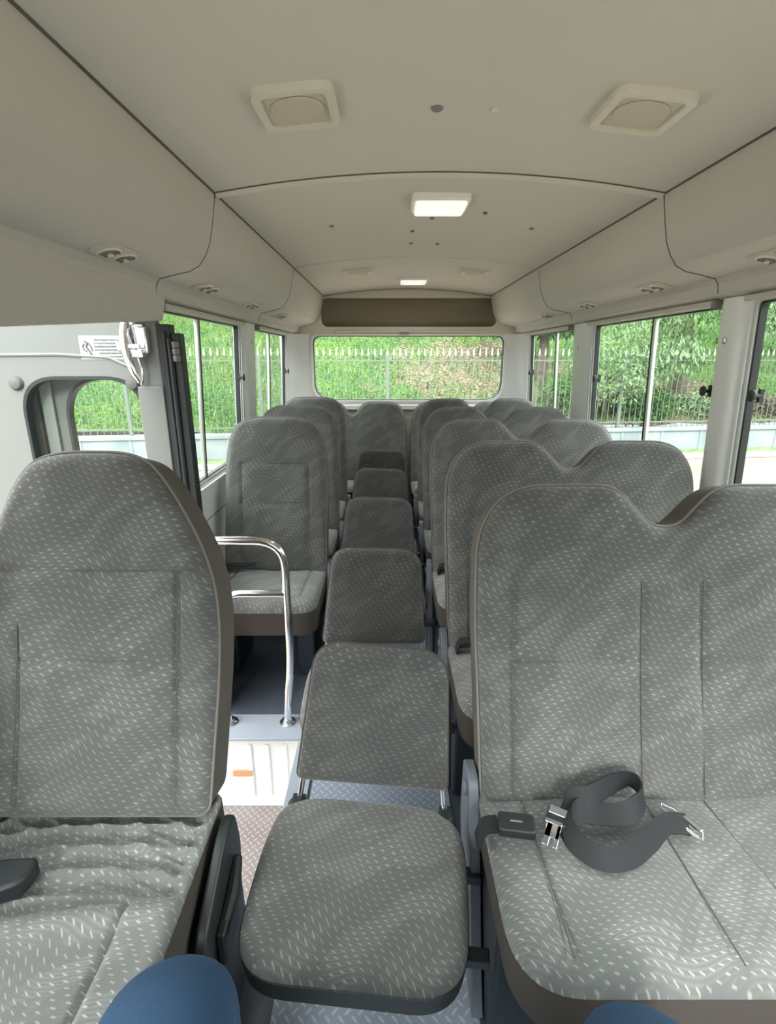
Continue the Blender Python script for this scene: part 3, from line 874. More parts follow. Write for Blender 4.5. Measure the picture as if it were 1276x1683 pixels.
def cushion(root, hwid, y0, y1, ztop, rf, N, Mn, seams=(), skirt=.10, disp2=None, rr=.03, r=.05, name='seat'):
    ol = rounded([(-hwid, y0, rf), (hwid, y0, rf), (hwid, y1, rr), (-hwid, y1, rr)], 10)
    zr = ztop - r - .012
    def disp(u, w):
        d = -.03 * ((w - y0) / (y1 - y0)) ** 1.5
        for c, lo, hi in seams:
            if lo < w < hi: d += groove(u, c, .007, .006)
        if disp2: d += disp2(u, w)
        d += .004 * math.sin(u * 15 + .7) * math.cos(w * 13)
        return d
    xf = lambda u, w, n: (u, w, zr + n)
    mb = pillow(ol, [(-hwid, y0), (hwid, y0), (hwid, y1), (-hwid, y1)], r, xf, N, Mn, 0, disp, uvoff=(.13, .31), bulge=.012)
    c = mb.build(name, M_['fabricseat'], root, ang=70)
    mb = MB(); m = len(ol)
    cx, cy = 0, (y0 + y1) / 2
    vs = [(a * 1.002, cy + (b - cy) * 1.002, zr + .003) for a, b in ol] + [(a * 1.006, cy + (b - cy) * 1.01, zr - skirt * .5) for a, b in ol] + [(a * .985, cy + (b - cy) * .98, zr - skirt) for a, b in ol]
    fs = [(i, (i + 1) % m, m + (i + 1) % m, m + i) for i in range(m)] + [(m + i, m + (i + 1) % m, 2 * m + (i + 1) % m, 2 * m + i) for i in range(m)] + [tuple(range(2 * m, 3 * m))]
    mb.add(vs, fs); mb.build('seat_skirt', M_['skirt'], root, ang=60)
    if seams:
        for cc, lo, hi in seams:
            mb = MB(); pts = []
            for k in range(13):
                w = lo + (hi - lo) * k / 12
                pts.append((cc, w, zr + r + .012 - .03 * ((w - y0) / (y1 - y0)) ** 1.5 - .0045 + .004 * math.sin(cc * 15 + .7) * math.cos(w * 13)))
            mb.tube(pts, .0014, 5)
            mb.build('stitched_seam', M_['shell'], c)
    return c

def pedestal(root, x0, x1, y0, y1, h, mat='bluedark', name='pedestal'):
    mb = MB(); mb.prism([(y0 + .015, 0), (y1, 0), (y1 - .02, h), (y0, h)], x0, x1, lambda a, b, d: (d, a, b))
    return mb.build(name, M_[mat], root, bevel=.01)

def hinge_cover(root, x, y, mat='hingegrey', s=1):
    mb = MB(); mb.prism(rounded([(y - .20, .0, .01), (y - .06, .0, .01), (y + .09, .30, .04), (y + .08, .47, .03), (y + .0, .48, .03), (y - .06, .36, .04)], 5), x - .012, x + .012, lambda a, b, d: (d, a, b))
    mb.lathe([(.018, 0), (.018, .008), (.010, .011)], 14, lambda p: Vector((x + s * (.010 + p.z), y + .02 + p.x, .43 + p.y)))
    return mb.build('hinge_cover', M_[mat], root, bevel=.003)

# --- double bench: origin on the floor below the top of its backrest
def double_outline(hh=.733, hw_=.43, kk=1.0):
    h = hh
    half = [(hw_ - .004, 0, .03), (hw_ + .008, h * .62, .08), (hw_ + .004, h * .875, .07), (hw_ - .072, h + .006, .085), (.118, h + .006, .045), (.030, h - .09, .028)]
    return rounded([(-half[0][0], 0, .03)] + half + [(-a, b, c) for a, b, c in half[:0:-1]], 9)
def make_double(N, Mn, top_seams=True, hh=.733):
    t = empty('double_seat')
    ol = double_outline(hh)
    xf = back_xf(-.175, .42)
    sv = [(-.36, .03, .50), (-.066, .03, .52), (.075, .03, .52), (.36, .03, .50)]
    sh = [(.335, -.36, -.066), (.335, .075, .36)]
    padded_back(t, ol, [(-.43, 0), (.43, 0), (.43 - .035, hh - .05), (-.43 + .035, hh - .05)], xf, sv, sh, N, Mn)
    cushion(t, .435, -.575, -.13, .482, .12, N, Mn, [(-.34, -.55, -.20), (-.066, -.56, -.20), (.075, -.56, -.20), (.34, -.55, -.20)])
    pedestal(t, -.43, -.33, -.42, -.10, .345); pedestal(t, .30, .40, -.42, -.10, .345)
    mb = MB(); mb.box(-.41, .41, -.52, -.12, .325, .35); mb.build('seat_frame', M_['black'], t, bevel=.004)
    hinge_cover(t, -.445, -.17, s=-1)
    return t
d_proto = make_double(96, 90)
R = [1.15, 1.80, 2.47, 3.09, 3.72]
dl = ['nearest grey patterned double seat, with a seat belt lying on it',
      'second grey double seat from the photographer, directly behind the one with the seat belt',
      'third grey double seat in the window-side row of double seats, the middle one of five',
      'fourth grey double seat from the photographer, second from the rear bench',
      'farthest of the five grey double seats, just in front of the rear bench']
for i, y in enumerate(R):
    o = d_proto if i == 0 else copy_tree(d_proto)
    o.location = (.645, y, 0)
    tag(o, dl[i], 'bus seat', 'double seats opposite the door side')

# --- single seats by the door-side windows
def single_outline(h=.745, w=.24, flat=.12, k=.70):
    return rounded([(-w, 0, .03), (w, 0, .03), (w, h * k, .15), (w * .93, h * .86, .09), (flat, h, .10), (-flat, h, .10), (-w * .93, h * .86, .09), (-w, h * k, .15)], 9)
def make_single():
    t = empty('single_seat')
    ol = rounded([(-.24, 0, .03), (.24, 0, .03), (.24, .60, .16), (.175, .75, .11), (-.175, .75, .11), (-.24, .60, .16)], 9)
    padded_back(t, ol, [(-.24, 0), (.24, 0), (.20, .70), (-.20, .70)], back_xf(-.175, .42),
                [(-.16, .03, .52), (.155, .03, .52)], [(.53, -.17, .15), (.345, -.16, .155)], 56, 70)
    cushion(t, .24, -.58, -.13, .482, .08, 50, 50, [(-.17, -.52, -.2), (.17, -.52, -.2)])
    mb = MB(); mb.box(-.22, .22, -.50, -.12, .325, .35); mb.build('seat_frame', M_['black'], t, bevel=.004)
    pedestal(t, .12, .20, -.40, -.12, .345); pedestal(t, -.22, -.15, -.40, -.12, .345)
    hinge_cover(t, .255, -.17, s=1)
    return t
s_proto = make_single()
sl = ['grey single seat right behind the chrome handrail and doorway', 'grey single seat second behind the doorway, in the door-side window row',
      'rearmost grey single seat on the door side, just ahead of the rear bench']
for i, y in enumerate(R[2:]):
    o = s_proto if i == 0 else copy_tree(s_proto)
    o.location = (-.535, y, 0)
    tag(o, sl[i], 'bus seat', 'single seats on the door side')

# --- nearest seat on the door side, taller, with wrinkled cushion cover
t = empty('single_seat', (-.603, 1.06, 0)); t.rotation_euler = (0, 0, .0)
tag(t, 'large nearest single seat with a crumpled cushion cover, in front of the doorway', 'bus seat')
ol = rounded([(-.25, 0, .03), (.232, 0, .03), (.250, .38, .15), (.226, .53, .10), (.140, .69, .06), (.085, .752, .07), (-.118, .754, .09), (-.18, .69, .06), (-.242, .53, .10), (-.25, .40, .12)], 10)
padded_back(t, ol, [(-.25, 0), (.232, 0), (.165, .67), (-.18, .68)], back_xf(-.20, .505, .30),
            [(-.155, .03, .40), (.172, .03, .51)], [(.51, -.23, .235), (.325, -.155, .10)], 110, 110, thick=.095)
def wr(u, w):     # crumpled rear part and a fold line in front of it
    fold = -.445 + .065 * max(0, (u + .22) / .46) ** 1.3
    e = 1 / (1 + math.exp(-(w - fold) / .006))
    d = -.022 * e
    ph = w - .13 * math.sin(u * 3.6 + .9)
    a = math.sin(ph * 58 + 2.0 * math.sin(u * 6)); d += e * .014 * (1 - abs(a)) ** 1.5
    b = math.sin((u * .55 + w) * 70 + 1.2 + 1.5 * math.sin(w * 20)); d += e * .010 * (1 - abs(b)) ** 1.8 * (0.4 + .6 * math.sin(u * 9) ** 2)
    d += .012 * math.exp(-((w - fold + .028) / .026) ** 2)
    d += groove(u, .155, .006, .010) * (1 - e)
    return d
cushion(t, .241, -.74, -.14, .535, .07, 130, 150, [], skirt=.12, disp2=wr, r=.035)
pedestal(t, .17, .25, -.60, -.10, .38, 'black'); pedestal(t, -.25, -.17, -.60, -.10, .38, 'black')
mb = MB(); mb.prism(rounded([(-.46, .05, .02), (-.24, .05, .02), (-.17, .40, .03), (-.19, .50, .03), (-.25, .50, .03), (-.40, .42, .03)], 5), .256, .278, lambda a, b, d: (d, a, b))
mb.build('recliner_cover', M_['black'], t, bevel=.006)
mb = MB(); mb.box(.278, .296, -.36, -.27, .30, .38); mb.tube([(.285, -.35, .36), (.29, -.28, .385), (.285, -.22, .41)], [.012, .016, .010], 10)
mb.build('recliner_lever', M_['rubber'], t, bevel=.005)

# --- rear bench, in two doubles across the back
def make_rear(x, y, wd, label, centres):
    t = empty('rear_bench_seat', (x, y, 0)); tag(t, label, 'bus seat', 'rear bench across the back')
    h = .66; c0, c1 = centres
    ol = rounded([(-wd, 0, .03), (wd, 0, .03), (wd, h * .78, .14), (wd - .06, h, .10), (c1 + .07, h, .07), (c1, h - .105, .04), (c0, h - .105, .04), (c0 - .07, h, .07),
                  (-wd + .06, h, .10), (-wd, h * .78, .14)], 8)
    padded_back(t, ol, [(-wd, 0), (wd, 0), (wd - .03, h - .05), (-wd + .03, h - .05)], back_xf(-.175, .42, .20), [], [], 50, 44)
    cushion(t, wd, -.56, -.10, .482, .06, 40, 40)
    pedestal(t, -wd + .04, -wd + .12, -.40, -.06, .345); pedestal(t, wd - .12, wd - .04, -.40, -.06, .345)
    mb = MB(); mb.box(-wd + .03, wd - .03, -.46, -.06, .325, .35); mb.build('seat_frame', M_['black'], t, bevel=.004)
make_rear(-.325, 4.33, .475, 'door-side half of the rear bench under the rear window, including its middle place', (.015, .055))
make_rear(.625, 4.33, .44, 'window-side half of the rear bench, mostly hidden behind the double seats', (-.03, .03))

# --- folding jump seats in the aisle
def make_jump():
    t = empty('folding_aisle_seat')
    ol = rounded([(-.188, 0, .02), (.175, 0, .02), (.158, .335, .07), (-.148, .345, .07)], 9)
    xf = back_xf(-.055, .445, .17, .006)
    mb = pillow(ol, [(-.188, 0), (.175, 0), (.150, .315), (-.140, .32)], .022, xf, 44, 44, 0, None, bulge=.006)
    b = mb.build('backrest', M_['fabricjump'], t, ang=70)
    mb = pillow(ol, [(-.188, 0), (.175, 0), (.150, .315), (-.140, .32)], .018, lambda u, w, n: xf(u * 1.004, w * 1.003, -n), 24, 24)
    mb.build('backrest_shell', M_['shell'], t, ang=70)
    mb = MB(); mb.tube([xf(a, c, .002) for a, c in ol], .0028, 6, closed=True); mb.build('piping', M_['skirt'], b)
    # cushion: narrow rounded slab
    c = rounded([(-.222, -.435, .10), (.205, -.435, .10), (.218, -.20, .12), (.205, -.095, .05), (.13, -.055, .05), (-.15, -.055, .05), (-.222, -.085, .05), (-.235, -.20, .12)], 9)
    zr = .37
    mb = pillow(c, [(-.19, -.40), (.175, -.40), (.185, -.08), (-.20, -.075)], .032, lambda u, w, n: (u, w, zr + n + (w + .1) * .03), 56, 56, 0, None, uvoff=(.5, .2), bulge=.014)
    s = mb.build('seat', M_['fabric'], t, ang=70)
    mb = MB(); m = len(c)
    vs = [(a * 1.003, q, zr + .004 + (q + .1) * .03) for a, q in c] + [(a * .985, -.24 + (q + .24) * .98, zr - .055) for a, q in c]
    mb.add(vs, [(i, (i + 1) % m, m + (i + 1) % m, m + i) for i in range(m)] + [tuple(range(m, 2 * m))])
    mb.build('seat_skirt', M_['rubber'], t, ang=60)
    for sx in (-1, 1):
        x0 = sx * .178 - .005
        mb = MB(); mb.tube([(x0, -.075, .375), (x0 + sx * -.004, -.055, .40), (x0 - sx * .014, -.045, .47)], .0065, 10)
        mb.build('hinge_rod', M_['chrome'], t)
        mb = MB(); mb.lathe([(.02, 0), (.022, .006), (.014, .014)], 14, lambda p, x0=x0: Vector((x0 + p.x, -.083 + p.y, .385 + p.z))); mb.box(x0 - .016, x0 + .016, -.10, -.05, .35, .39)
        mb.build('hinge_bracket', M_['rubber'], t, bevel=.003)
    mb = MB(); mb.box(-.14, .16, -.36, -.10, .298, .318); mb.build('seat_pan', M_['rubber'], t, bevel=.004)
    for y_ in (-.31, -.14):
        mb = MB(); mb.box(.08, .258, y_ - .014, y_ + .014, .275, .298); mb.build('support_arm', M_['bluedark'], t, bevel=.003)
    return t
j_proto = make_jump()
jl = ['nearest folding aisle seat, fully unfolded cushion in the foreground', 'second folding aisle seat from the photographer, its backrest pinkish grey',
      'third folding aisle seat, the middle of the five down the aisle', 'fourth folding aisle seat from the photographer',
      'farthest small folding aisle seat, in front of the rear bench']
JY = [1.045, 1.69, 2.37, 3.03, 3.68]
for i, y in enumerate(JY):
    o = j_proto if i == 0 else copy_tree(j_proto)
    o.location = (-.045, y, 0)
    tag(o, jl[i], 'folding seat', 'folding seats down the aisle')
j_proto.location = (-.04, 1.055, .0); j_proto.rotation_euler = (0, math.radians(1.5), math.radians(-4.5))

# ------------------------------------------------------------------ seat belts
def ribbon(name, pts, wid, wdir, mat, parent=None, th=.0018, sub=8):
    P = [Vector(p) for p in pts]; Wd = [Vector(w).normalized() for w in wdir]
    n = len(P); out = []
    def cr(a, b, c, d, t): return .5 * ((2 * b) + (c - a) * t + (2 * a - 5 * b + 4 * c - d) * t * t + (3 * b - a - 3 * c + d) * t ** 3)
    for i in range(n - 1):
        for k in range(sub):
            t_ = k / sub
            out.append((cr(P[max(0, i - 1)], P[i], P[i + 1], P[min(n - 1, i + 2)], t_), (Wd[i] * (1 - t_) + Wd[i + 1] * t_).normalized()))
    out.append((P[-1], Wd[-1]))
    mb = MB(); vs = []
    for i, (p, w) in enumerate(out):
        a = out[max(0, i - 1)][0]; b = out[min(len(out) - 1, i + 1)][0]
        nn = (b - a).cross(w).normalized() * th
        for q in (p - w * wid / 2 - nn, p + w * wid / 2 - nn, p + w * wid / 2 + nn, p - w * wid / 2 + nn): vs.append(q)
    fs = []
    for i in range(len(out) - 1):
        for k in range(4):
            l = (k + 1) % 4; fs.append((4 * i + k, 4 * i + l, 4 * i + 4 + l, 4 * i + 4 + k))
    fs += [(0, 1, 2, 3), tuple(4 * (len(out) - 1) + k for k in (3, 2, 1, 0))]
    mb.add(vs, fs)
    return mb.build(name, mat, parent, ang=50)

b = empty('seat_belt', (.40, .84, .48)); tag(b, 'loose black lap belt with chrome tongue coiled on the nearest double seat', 'seat belt')
L = Vector(b.location)
def rel(*p): return tuple(Vector(p) - L)
o = ribbon('webbing', [rel(.622, .840, .492), rel(.575, .835, .500), rel(.515, .795, .500), rel(.46, .762, .500), rel(.405, .758, .502), rel(.368, .785, .51), rel(.362, .828, .518), rel(.392, .853, .516),
             rel(.44, .850, .508), rel(.50, .850, .514), rel(.545, .882, .522), rel(.535, .918, .532), rel(.485, .905, .532), rel(.425, .872, .532), rel(.385, .872, .525), rel(.357, .852, .512)],
           .044, [(.15, .8, .3), (.1, .9, .25), (-.3, .8, .25), (-.3, .8, .4), (0, .6, .8), (.5, .3, .8), (.6, .1, .8), (.2, .6, .7), (0, .9, .3), (-.1, .8, .6), (-.2, .2, 1), (0, -.2, 1), (-.1, .3, 1), (-.2, .5, .8), (-.1, .8, .4), (.7, .7, 0)], M_['webbing'], b)
mb = MB(); rot = Matrix.Rotation(math.radians(-28), 4, 'Z'); tp = Vector(rel(.348, .838, .507))
mb.box(-.021, .021, -.022, .022, -.010, .012, xf=lambda p: rot @ p + tp); mb.build('tongue_grip', M_['black'], b, bevel=.004)
mb = MB(); mb.box(-.020, .014, -.026, -.016, .000, .014, xf=lambda p: rot @ p + tp)
mb.box(-.017, -.004, -.07, -.018, -.003, .002, xf=lambda p: rot @ p + tp); mb.box(.004, .013, -.07, -.018, -.003, .002, xf=lambda p: rot @ p + tp); mb.box(-.017, .013, -.05, -.018, -.003, .002, xf=lambda p: rot @ p + tp)
mb.box(-.018, .018, .0, .020, .011, .014, xf=lambda p: rot @ p + tp)
mb.build('tongue', M_['chrome'], b, bevel=.002)
mb = MB(); mb.tube([rel(.595, .895, .49), rel(.612, .875, .495), rel(.640, .820, .494), rel(.632, .806, .490), rel(.622, .815, .490), rel(.588, .885, .488)], .0035, 8, closed=True)
mb.box(-.004, .004, -.028, .028, -.003, .003, xf=lambda p: Matrix.Rotation(math.radians(-26), 4, 'Z').inverted() @ p + Vector(rel(.625, .845, .497)))
mb.build('anchor_loop', M_['chrome'], b, bevel=.001)
bk = empty('belt_buckle', (.262, .83, .49)); tag(bk, 'black belt buckle on a short strap at the aisle edge of the nearest double seat', 'seat belt buckle')
mb = MB(); r2 = Matrix.Rotation(math.radians(-8), 4, 'Z')
mb.prism(rrect(-.036, .038, -.023, .023, .008), .0, .022, lambda a, c, d: r2 @ Vector((a, c, d))); mb.build('buckle_body', M_['black'], bk, bevel=.004)
mb = MB(); mb.box(-.012, .012, -.002, .001, .022, .0235, xf=lambda p: r2 @ p); mb.build('release_mark', M_['plug'], bk)
ribbon('strap', [(-.035, .004, .01), (-.06, .006, .004), (-.072, .0, -.012), (-.078, .0, -.035)], .042, [(0, 1, 0), (0, 1, .0), (0, 1, .2), (0, 1, .1)], M_['webbing'], bk)
bk2 = empty('belt_buckle', (-.665, .695, .52)); tag(bk2, 'black belt buckle half out of view on the crumpled nearest single seat', 'seat belt buckle')
mb = MB(); r3 = Matrix.Rotation(math.radians(24), 4, 'Z')
mb.prism(rounded([(-.07, -.035, .01), (.018, -.032, .014), (.040, .012, .014), (-.03, .038, .02), (-.07, .03, .01)], 5), -.005, .030, lambda a, c, d: r3 @ Vector((a, c, d))); mb.build('buckle_body', M_['black'], bk2, bevel=.006)
ribbon('strap', [(-.06, -.02, .02), (-.11, -.03, .02), (-.16, -.02, -.01)], .045, [(0, 1, 0)] * 3, M_['webbing'], bk2)
o = ribbon('seat_belt', [(.235, 1.575, .44), (.25, 1.56, .492), (.32, 1.555, .492), (.42, 1.57, .488), (.52, 1.56, .488)], .042, [(0, 1, 0)] * 5, M_['webbing'])
tag(o, 'flat black lap belt across the second double seat', 'seat belt')
o = ribbon('seat_belt', [(.232, 2.245, .44), (.25, 2.235, .492), (.32, 2.23, .492), (.42, 2.24, .488)], .042, [(0, 1, 0)] * 4, M_['webbing'])
tag(o, 'flat black lap belt across the third double seat', 'seat belt')
o = ribbon('seat_belt', [(-.775, 2.25, .47), (-.74, 2.245, .492), (-.69, 2.235, .494), (-.62, 2.25, .491)], .04, [(0, 1, 0)] * 4, M_['webbing'])
tag(o, 'short black belt end on the single seat behind the handrail', 'seat belt')

# ------------------------------------------------------------------ chrome handrail at the doorway
hr = empty('handrail', (-.51, 1.75, .012)); tag(hr, 'chrome tube handrail standing at the edge of the stepwell', 'handrail')
def arc(pts, r, seg=8):
    out = []
    for i, p in enumerate(pts):
        if i in (0, len(pts) - 1): out.append(Vector(p)); continue
        P, A, B = Vector(p), Vector(pts[i - 1]), Vector(pts[i + 1])
        s_, e_ = P + (A - P).normalized() * r, P + (B - P).normalized() * r
        for k in range(seg + 1):
            t_ = k / seg; out.append(s_ * (1 - t_) ** 2 + P * 2 * t_ * (1 - t_) + e_ * t_ * t_)
    return out
mb = MB(); mb.tube(arc([(.107, 0, 0), (.112, 0, .12), (.132, .0, .25), (.135, 0, .775), (-.33, .0, .775)], .11), .0155, 14); mb.build('top_rail', M_['chrome'], hr)
mb = MB(); mb.tube(arc([(.132, 0, .565), (-.105, 0, .565), (-.155, 0, .46), (-.155, 0, .14), (-.125, 0, 0)], .07), .0145, 14); mb.build('lower_rail', M_['chrome'], hr)
for x in (.107, -.125):
    mb = MB(); mb.lathe([(.032, 0), (.032, .004), (.019, .008), (.018, .02)], 20, lambda p, x=x: Vector((x + p.x, p.y, p.z)))
    for a in range(3): mb.lathe([(.005, .004), (.005, .009), (.002, .010)], 8, lambda p, x=x, a=a: Vector((x + p.x + .025 * math.cos(a * 2.1), p.y + .025 * math.sin(a * 2.1), p.z)))
    mb.build('foot_flange', M_['steel'], hr)

# ------------------------------------------------------------------ the photographer's knees
def skin_mesh(name, nodes, edges, mat, parent):
    me = bpy.data.meshes.new(name); me.from_pydata([n[:3] for n in nodes], edges, []); me.materials.append(mat)
    o = bpy.data.objects.new(name, me); COL.objects.link(o); o.parent = parent
    md = o.modifiers.new('skin', 'SKIN'); md.use_smooth_shade = True
    if not me.skin_vertices: bpy.context.view_layer.objects.active = o
    sk = me.skin_vertices[0] if me.skin_vertices else None
    if sk is None:
        bm = bmesh.new(); bm.from_mesh(me); bm.verts.layers.skin.verify(); bm.to_mesh(me); bm.free(); sk = me.skin_vertices[0]
    for i, n in enumerate(nodes):
        sk.data[i].radius = (n[3], n[4] if len(n) > 4 else n[3]); sk.data[i].use_root = (i == 0)
    s_ = o.modifiers.new('sub', 'SUBSURF'); s_.levels = 3; s_.render_levels = 3
    return o
person = empty('person', (0, -.12, 0)); tag(person, 'seated person in blue jeans, only the two knees showing', 'person')
def legs(k, foot):
    n = [(0, -.02, .54, .15 * k, .11 * k), (0, -.05, .70, .14 * k, .10 * k)]; e = [(0, 1)]
    for s, kx, ky, kz in ((-1, -.285, .575, .605), (1, .335, .545, .558)):
        b_ = len(n)
        n += [(s * .10, .03, .52, .10 * k), ((s * .10 + kx) / 2, ky * .55, (.53 + kz) / 2 + .01, .092 * k), (kx, ky - .03, kz + .01, .078 * k), (kx, ky + .03, kz - .05, .072 * k),
              (kx * .97, ky + .0, kz - .20, .062 * k), (kx * .94, ky - .02, .13, .05 * k)]
        e += [(0, b_)] + [(b_ + i, b_ + i + 1) for i in range(5)]
        if foot:
            n += [(kx * .94, ky - .0, .06, .038), (kx * .95, ky + .12, .04, .033)]; e += [(b_ + 5, b_ + 6), (b_ + 6, b_ + 7)]
    return n, e
n, e = legs(.86, True)
b_ = len(n)
n += [(0, -.10, .86, .13, .09), (0, -.13, 1.02, .15, .095), (0, -.15, 1.14, .09, .07), (0, -.15, 1.24, .052), (0, -.14, 1.33, .075, .085), (0, -.13, 1.43, .08, .095), (0, -.035, 1.37, .012)]
e += [(1, b_), (b_, b_ + 1), (b_ + 1, b_ + 2), (b_ + 2, b_ + 3), (b_ + 3, b_ + 4), (b_ + 4, b_ + 5), (b_ + 4, b_ + 6)]
arm_n = []
for s in (-1, 1):
    k = len(n)
    n += [(s * .20, -.15, 1.11, .055), (s * .25, -.10, .86, .042), (s * .21, .10, .72, .03), (s * .19, .18, .715, .034, .018)]
    e += [(b_ + 1, k), (k, k + 1), (k + 1, k + 2), (k + 2, k + 3)]
    for q, (dx, ln) in enumerate(((-.024, .055), (-.008, .062), (.008, .058), (.024, .046))):
        m0 = len(n); n += [(s * .19 + dx, .235, .722, .0085), (s * .19 + dx * 1.1, .235 + ln * .6, .712, .0078), (s * .19 + dx * 1.1, .235 + ln, .695, .007)]
        e += [(k + 3, m0), (m0, m0 + 1), (m0 + 1, m0 + 2)]
    m0 = len(n); n += [(s * .145, .20, .715, .010), (s * .13, .235, .705, .009)]; e += [(k + 3, m0), (m0, m0 + 1)]
    arm_n.append(s)
skin_mesh('body', n, e, M_['skin'], person)
n, e = legs(1.22, False); skin_mesh('trousers', n, e, M_['jeans'], person)
n = [(0, -.06, .68, .185, .13), (0, -.10, .86, .165, .115), (0, -.13, 1.02, .175, .115), (0, -.15, 1.15, .10, .08)]
e = [(0, 1), (1, 2), (2, 3)]
for s in (-1, 1):
    k = len(n); n += [(s * .205, -.15, 1.11, .072), (s * .25, -.11, .90, .058)]; e += [(2, k), (k, k + 1)]
skin_mesh('shirt', n, e, M_['shirt'], person)
mb = MB(); mb.lathe([(.02, .125), (.07, .11), (.098, .06), (.104, .0), (.098, -.04)], 20, lambda p: Vector((p.x * .92, -.15 + p.y * 1.08, 1.45 + p.z)))
mb.build('hair', M_['hair'], person, ang=60)
for kx, ky in ((-.265, .545), (.325, .525)):
    ol = rounded([(kx * .94 - .045, ky - .10, .04), (kx * .94 + .045, ky - .10, .04), (kx * .95 + .05, ky + .17, .05), (kx * .95 - .05, ky + .17, .05)], 8)
    mb = pillow(ol, [(kx * .94 - .045, ky - .10), (kx * .94 + .045, ky - .10), (kx * .95 + .05, ky + .17), (kx * .95 - .05, ky + .17)], .045, lambda u, w, n_: (u, w, .03 + n_ * 1.3), 20, 24, .025)
    mb.build('shoe', M_['shoe'], person, ang=60)

# ------------------------------------------------------------------ outside: ground, kerb, retaining wall, fence, slope, trees
mb = MB(); mb.box(-26, 28, -14, 15, -.70, -.65)
tag(mb.build('ground', M_['sand'], smooth=False), kind='structure')
ANG = math.atan(.12)
def fl(x, dy=0, z=0):      # a point along the fence line
    return (x - dy * .12, 11.14 + .12 * x + dy, z)
frot = (0, 0, ANG)
mb = MB(); mb.box(-16, 17, 0, .22, -.65, -.21); mb.box(-16, 17, -.04, .26, -.21, -.13)
for i in range(34): mb.box(-16 + i * .97, -15.93 + i * .97, -.02, 0, -.65, -.21)
o = mb.build('retaining_wall', M_['retaining'], smooth=False, bevel=.01); o.location = fl(0); o.rotation_euler = frot
tag(o, 'long low pale concrete retaining wall under the fence outside', 'wall')
mb = MB(); mb.box(-16, 17, -.95, 0, -.65, -.635); o = mb.build('grass_verge', M_['verge'], smooth=False); o.location = fl(0); o.rotation_euler = frot; tag(o, kind='structure')
mb = MB(); mb.box(-16, 17, -1.10, -.93, -.65, -.55); o = mb.build('kerb', M_['kerb'], bevel=.02); o.location = fl(0); o.rotation_euler = frot; tag(o, kind='structure')

fence = empty('iron_fence', fl(0, .1), frot); tag(fence, 'grey iron railing with white spear tips on the low wall outside', 'fence')
def picket_mb(x):
    m = MB(); m.box(x - .006, x + .006, -.006, .006, -.13, 1.44, 0)
    m.lathe([(.006, 1.43), (.024, 1.475), (.018, 1.51), (.004, 1.60)], 4, lambda p, x=x: Vector((x + p.x, p.y, p.z)), 1)
    return m
pk = picket_mb(0).build('picket', [M_['iron'], M_['tip']], fence, smooth=False)
xs = [(-6.6 + .132 * i) for i in range(100)]; pk.location.x = xs[0]
for x in xs[1:]:
    c = pk.copy(); COL.objects.link(c); c.parent = fence; c.location.x = x
rest = MB()
for i in range(1, 60):
    for x in ((-6.6 - .132 * i), (xs[-1] + .132 * i)):
        q = picket_mb(x); rest.v, b0 = rest.v + q.v, len(rest.v)
        rest.f += [[b0 + k for k in f] for f in q.f]; rest.mi += q.mi
o = rest.build('pickets', [M_['iron'], M_['tip']], fence, smooth=False); o['kind'] = 'stuff'
for z in (-.02, 1.33):
    mb = MB(); mb.box(-14.4, 14.4, -.012, .012, z, z + .028); mb.build('rail', M_['iron'], fence, smooth=False)
for i in range(11):
    mb = MB(); mb.box(-13.2 + i * 2.64 - .035, -13.2 + i * 2.64 + .035, -.035, .035, -.13, 1.45); mb.build('post', M_['iron'], fence, bevel=.004)

# slope
rng = np.random.RandomState(3)
mb = MB(); nx, ny = 120, 60
from mathutils import noise as mn
for j in range(ny):
    for i in range(nx):
        x = -20 + 42 * i / (nx - 1); d = .25 + 17 * (j / (ny - 1)) ** 1.3
        z = -.2 + d * .46 + .5 * mn.noise(Vector((x * .22, d * .22, 0))) * min(1, d / 2) + .14 * mn.noise(Vector((x * 1.3, d * 1.3, 3))) + .06 * mn.noise(Vector((x * 4, d * 4, 3)))
        p = fl(x, d); mb.v.append((p[0], p[1], z))
for j in range(ny - 1):
    for i in range(nx - 1):
        k = j * nx + i; mb.f.append([k, k + 1, k + nx + 1, k + nx]); mb.mi.append(0)
tag(mb.build('hillside', M_['grass'], ang=80), kind='structure')
def hill_z(x, d): return -.2 + d * .46 + .5 * mn.noise(Vector((x * .22, d * .22, 0))) * min(1, d / 2)

def tuft_field():
    rs = random.Random(5); mb = MB()
    for _ in range(14000):
        x = rs.uniform(-12, 15); d = .4 + rs.uniform(.3, 1) * rs.uniform(.0, 8.5)
        p = fl(x, d, hill_z(x, d) - .02); h_ = rs.uniform(.08, .26); a = rs.uniform(0, math.pi); w_ = rs.uniform(.01, .022)
        lx, ly = rs.uniform(-.09, .09), rs.uniform(-.09, .09)
        q = Vector(p)
        b_ = len(mb.v)
        mb.v += [tuple(q + Vector((-w_ * math.cos(a), -w_ * math.sin(a), 0))), tuple(q + Vector((w_ * math.cos(a), w_ * math.sin(a), 0))), tuple(q + Vector((lx, ly, h_)))]
        mb.f.append([b_, b_ + 1, b_ + 2]); mb.mi.append(0 if rs.random() < .6 else 1)
    return mb
o = tuft_field().build('hillside_grass', [M_['leaf'], M_['leafpale']], smooth=False, recalc=False)
tag(o, 'long bright green grass growing over the slope behind the fence', 'grass', kind='stuff')

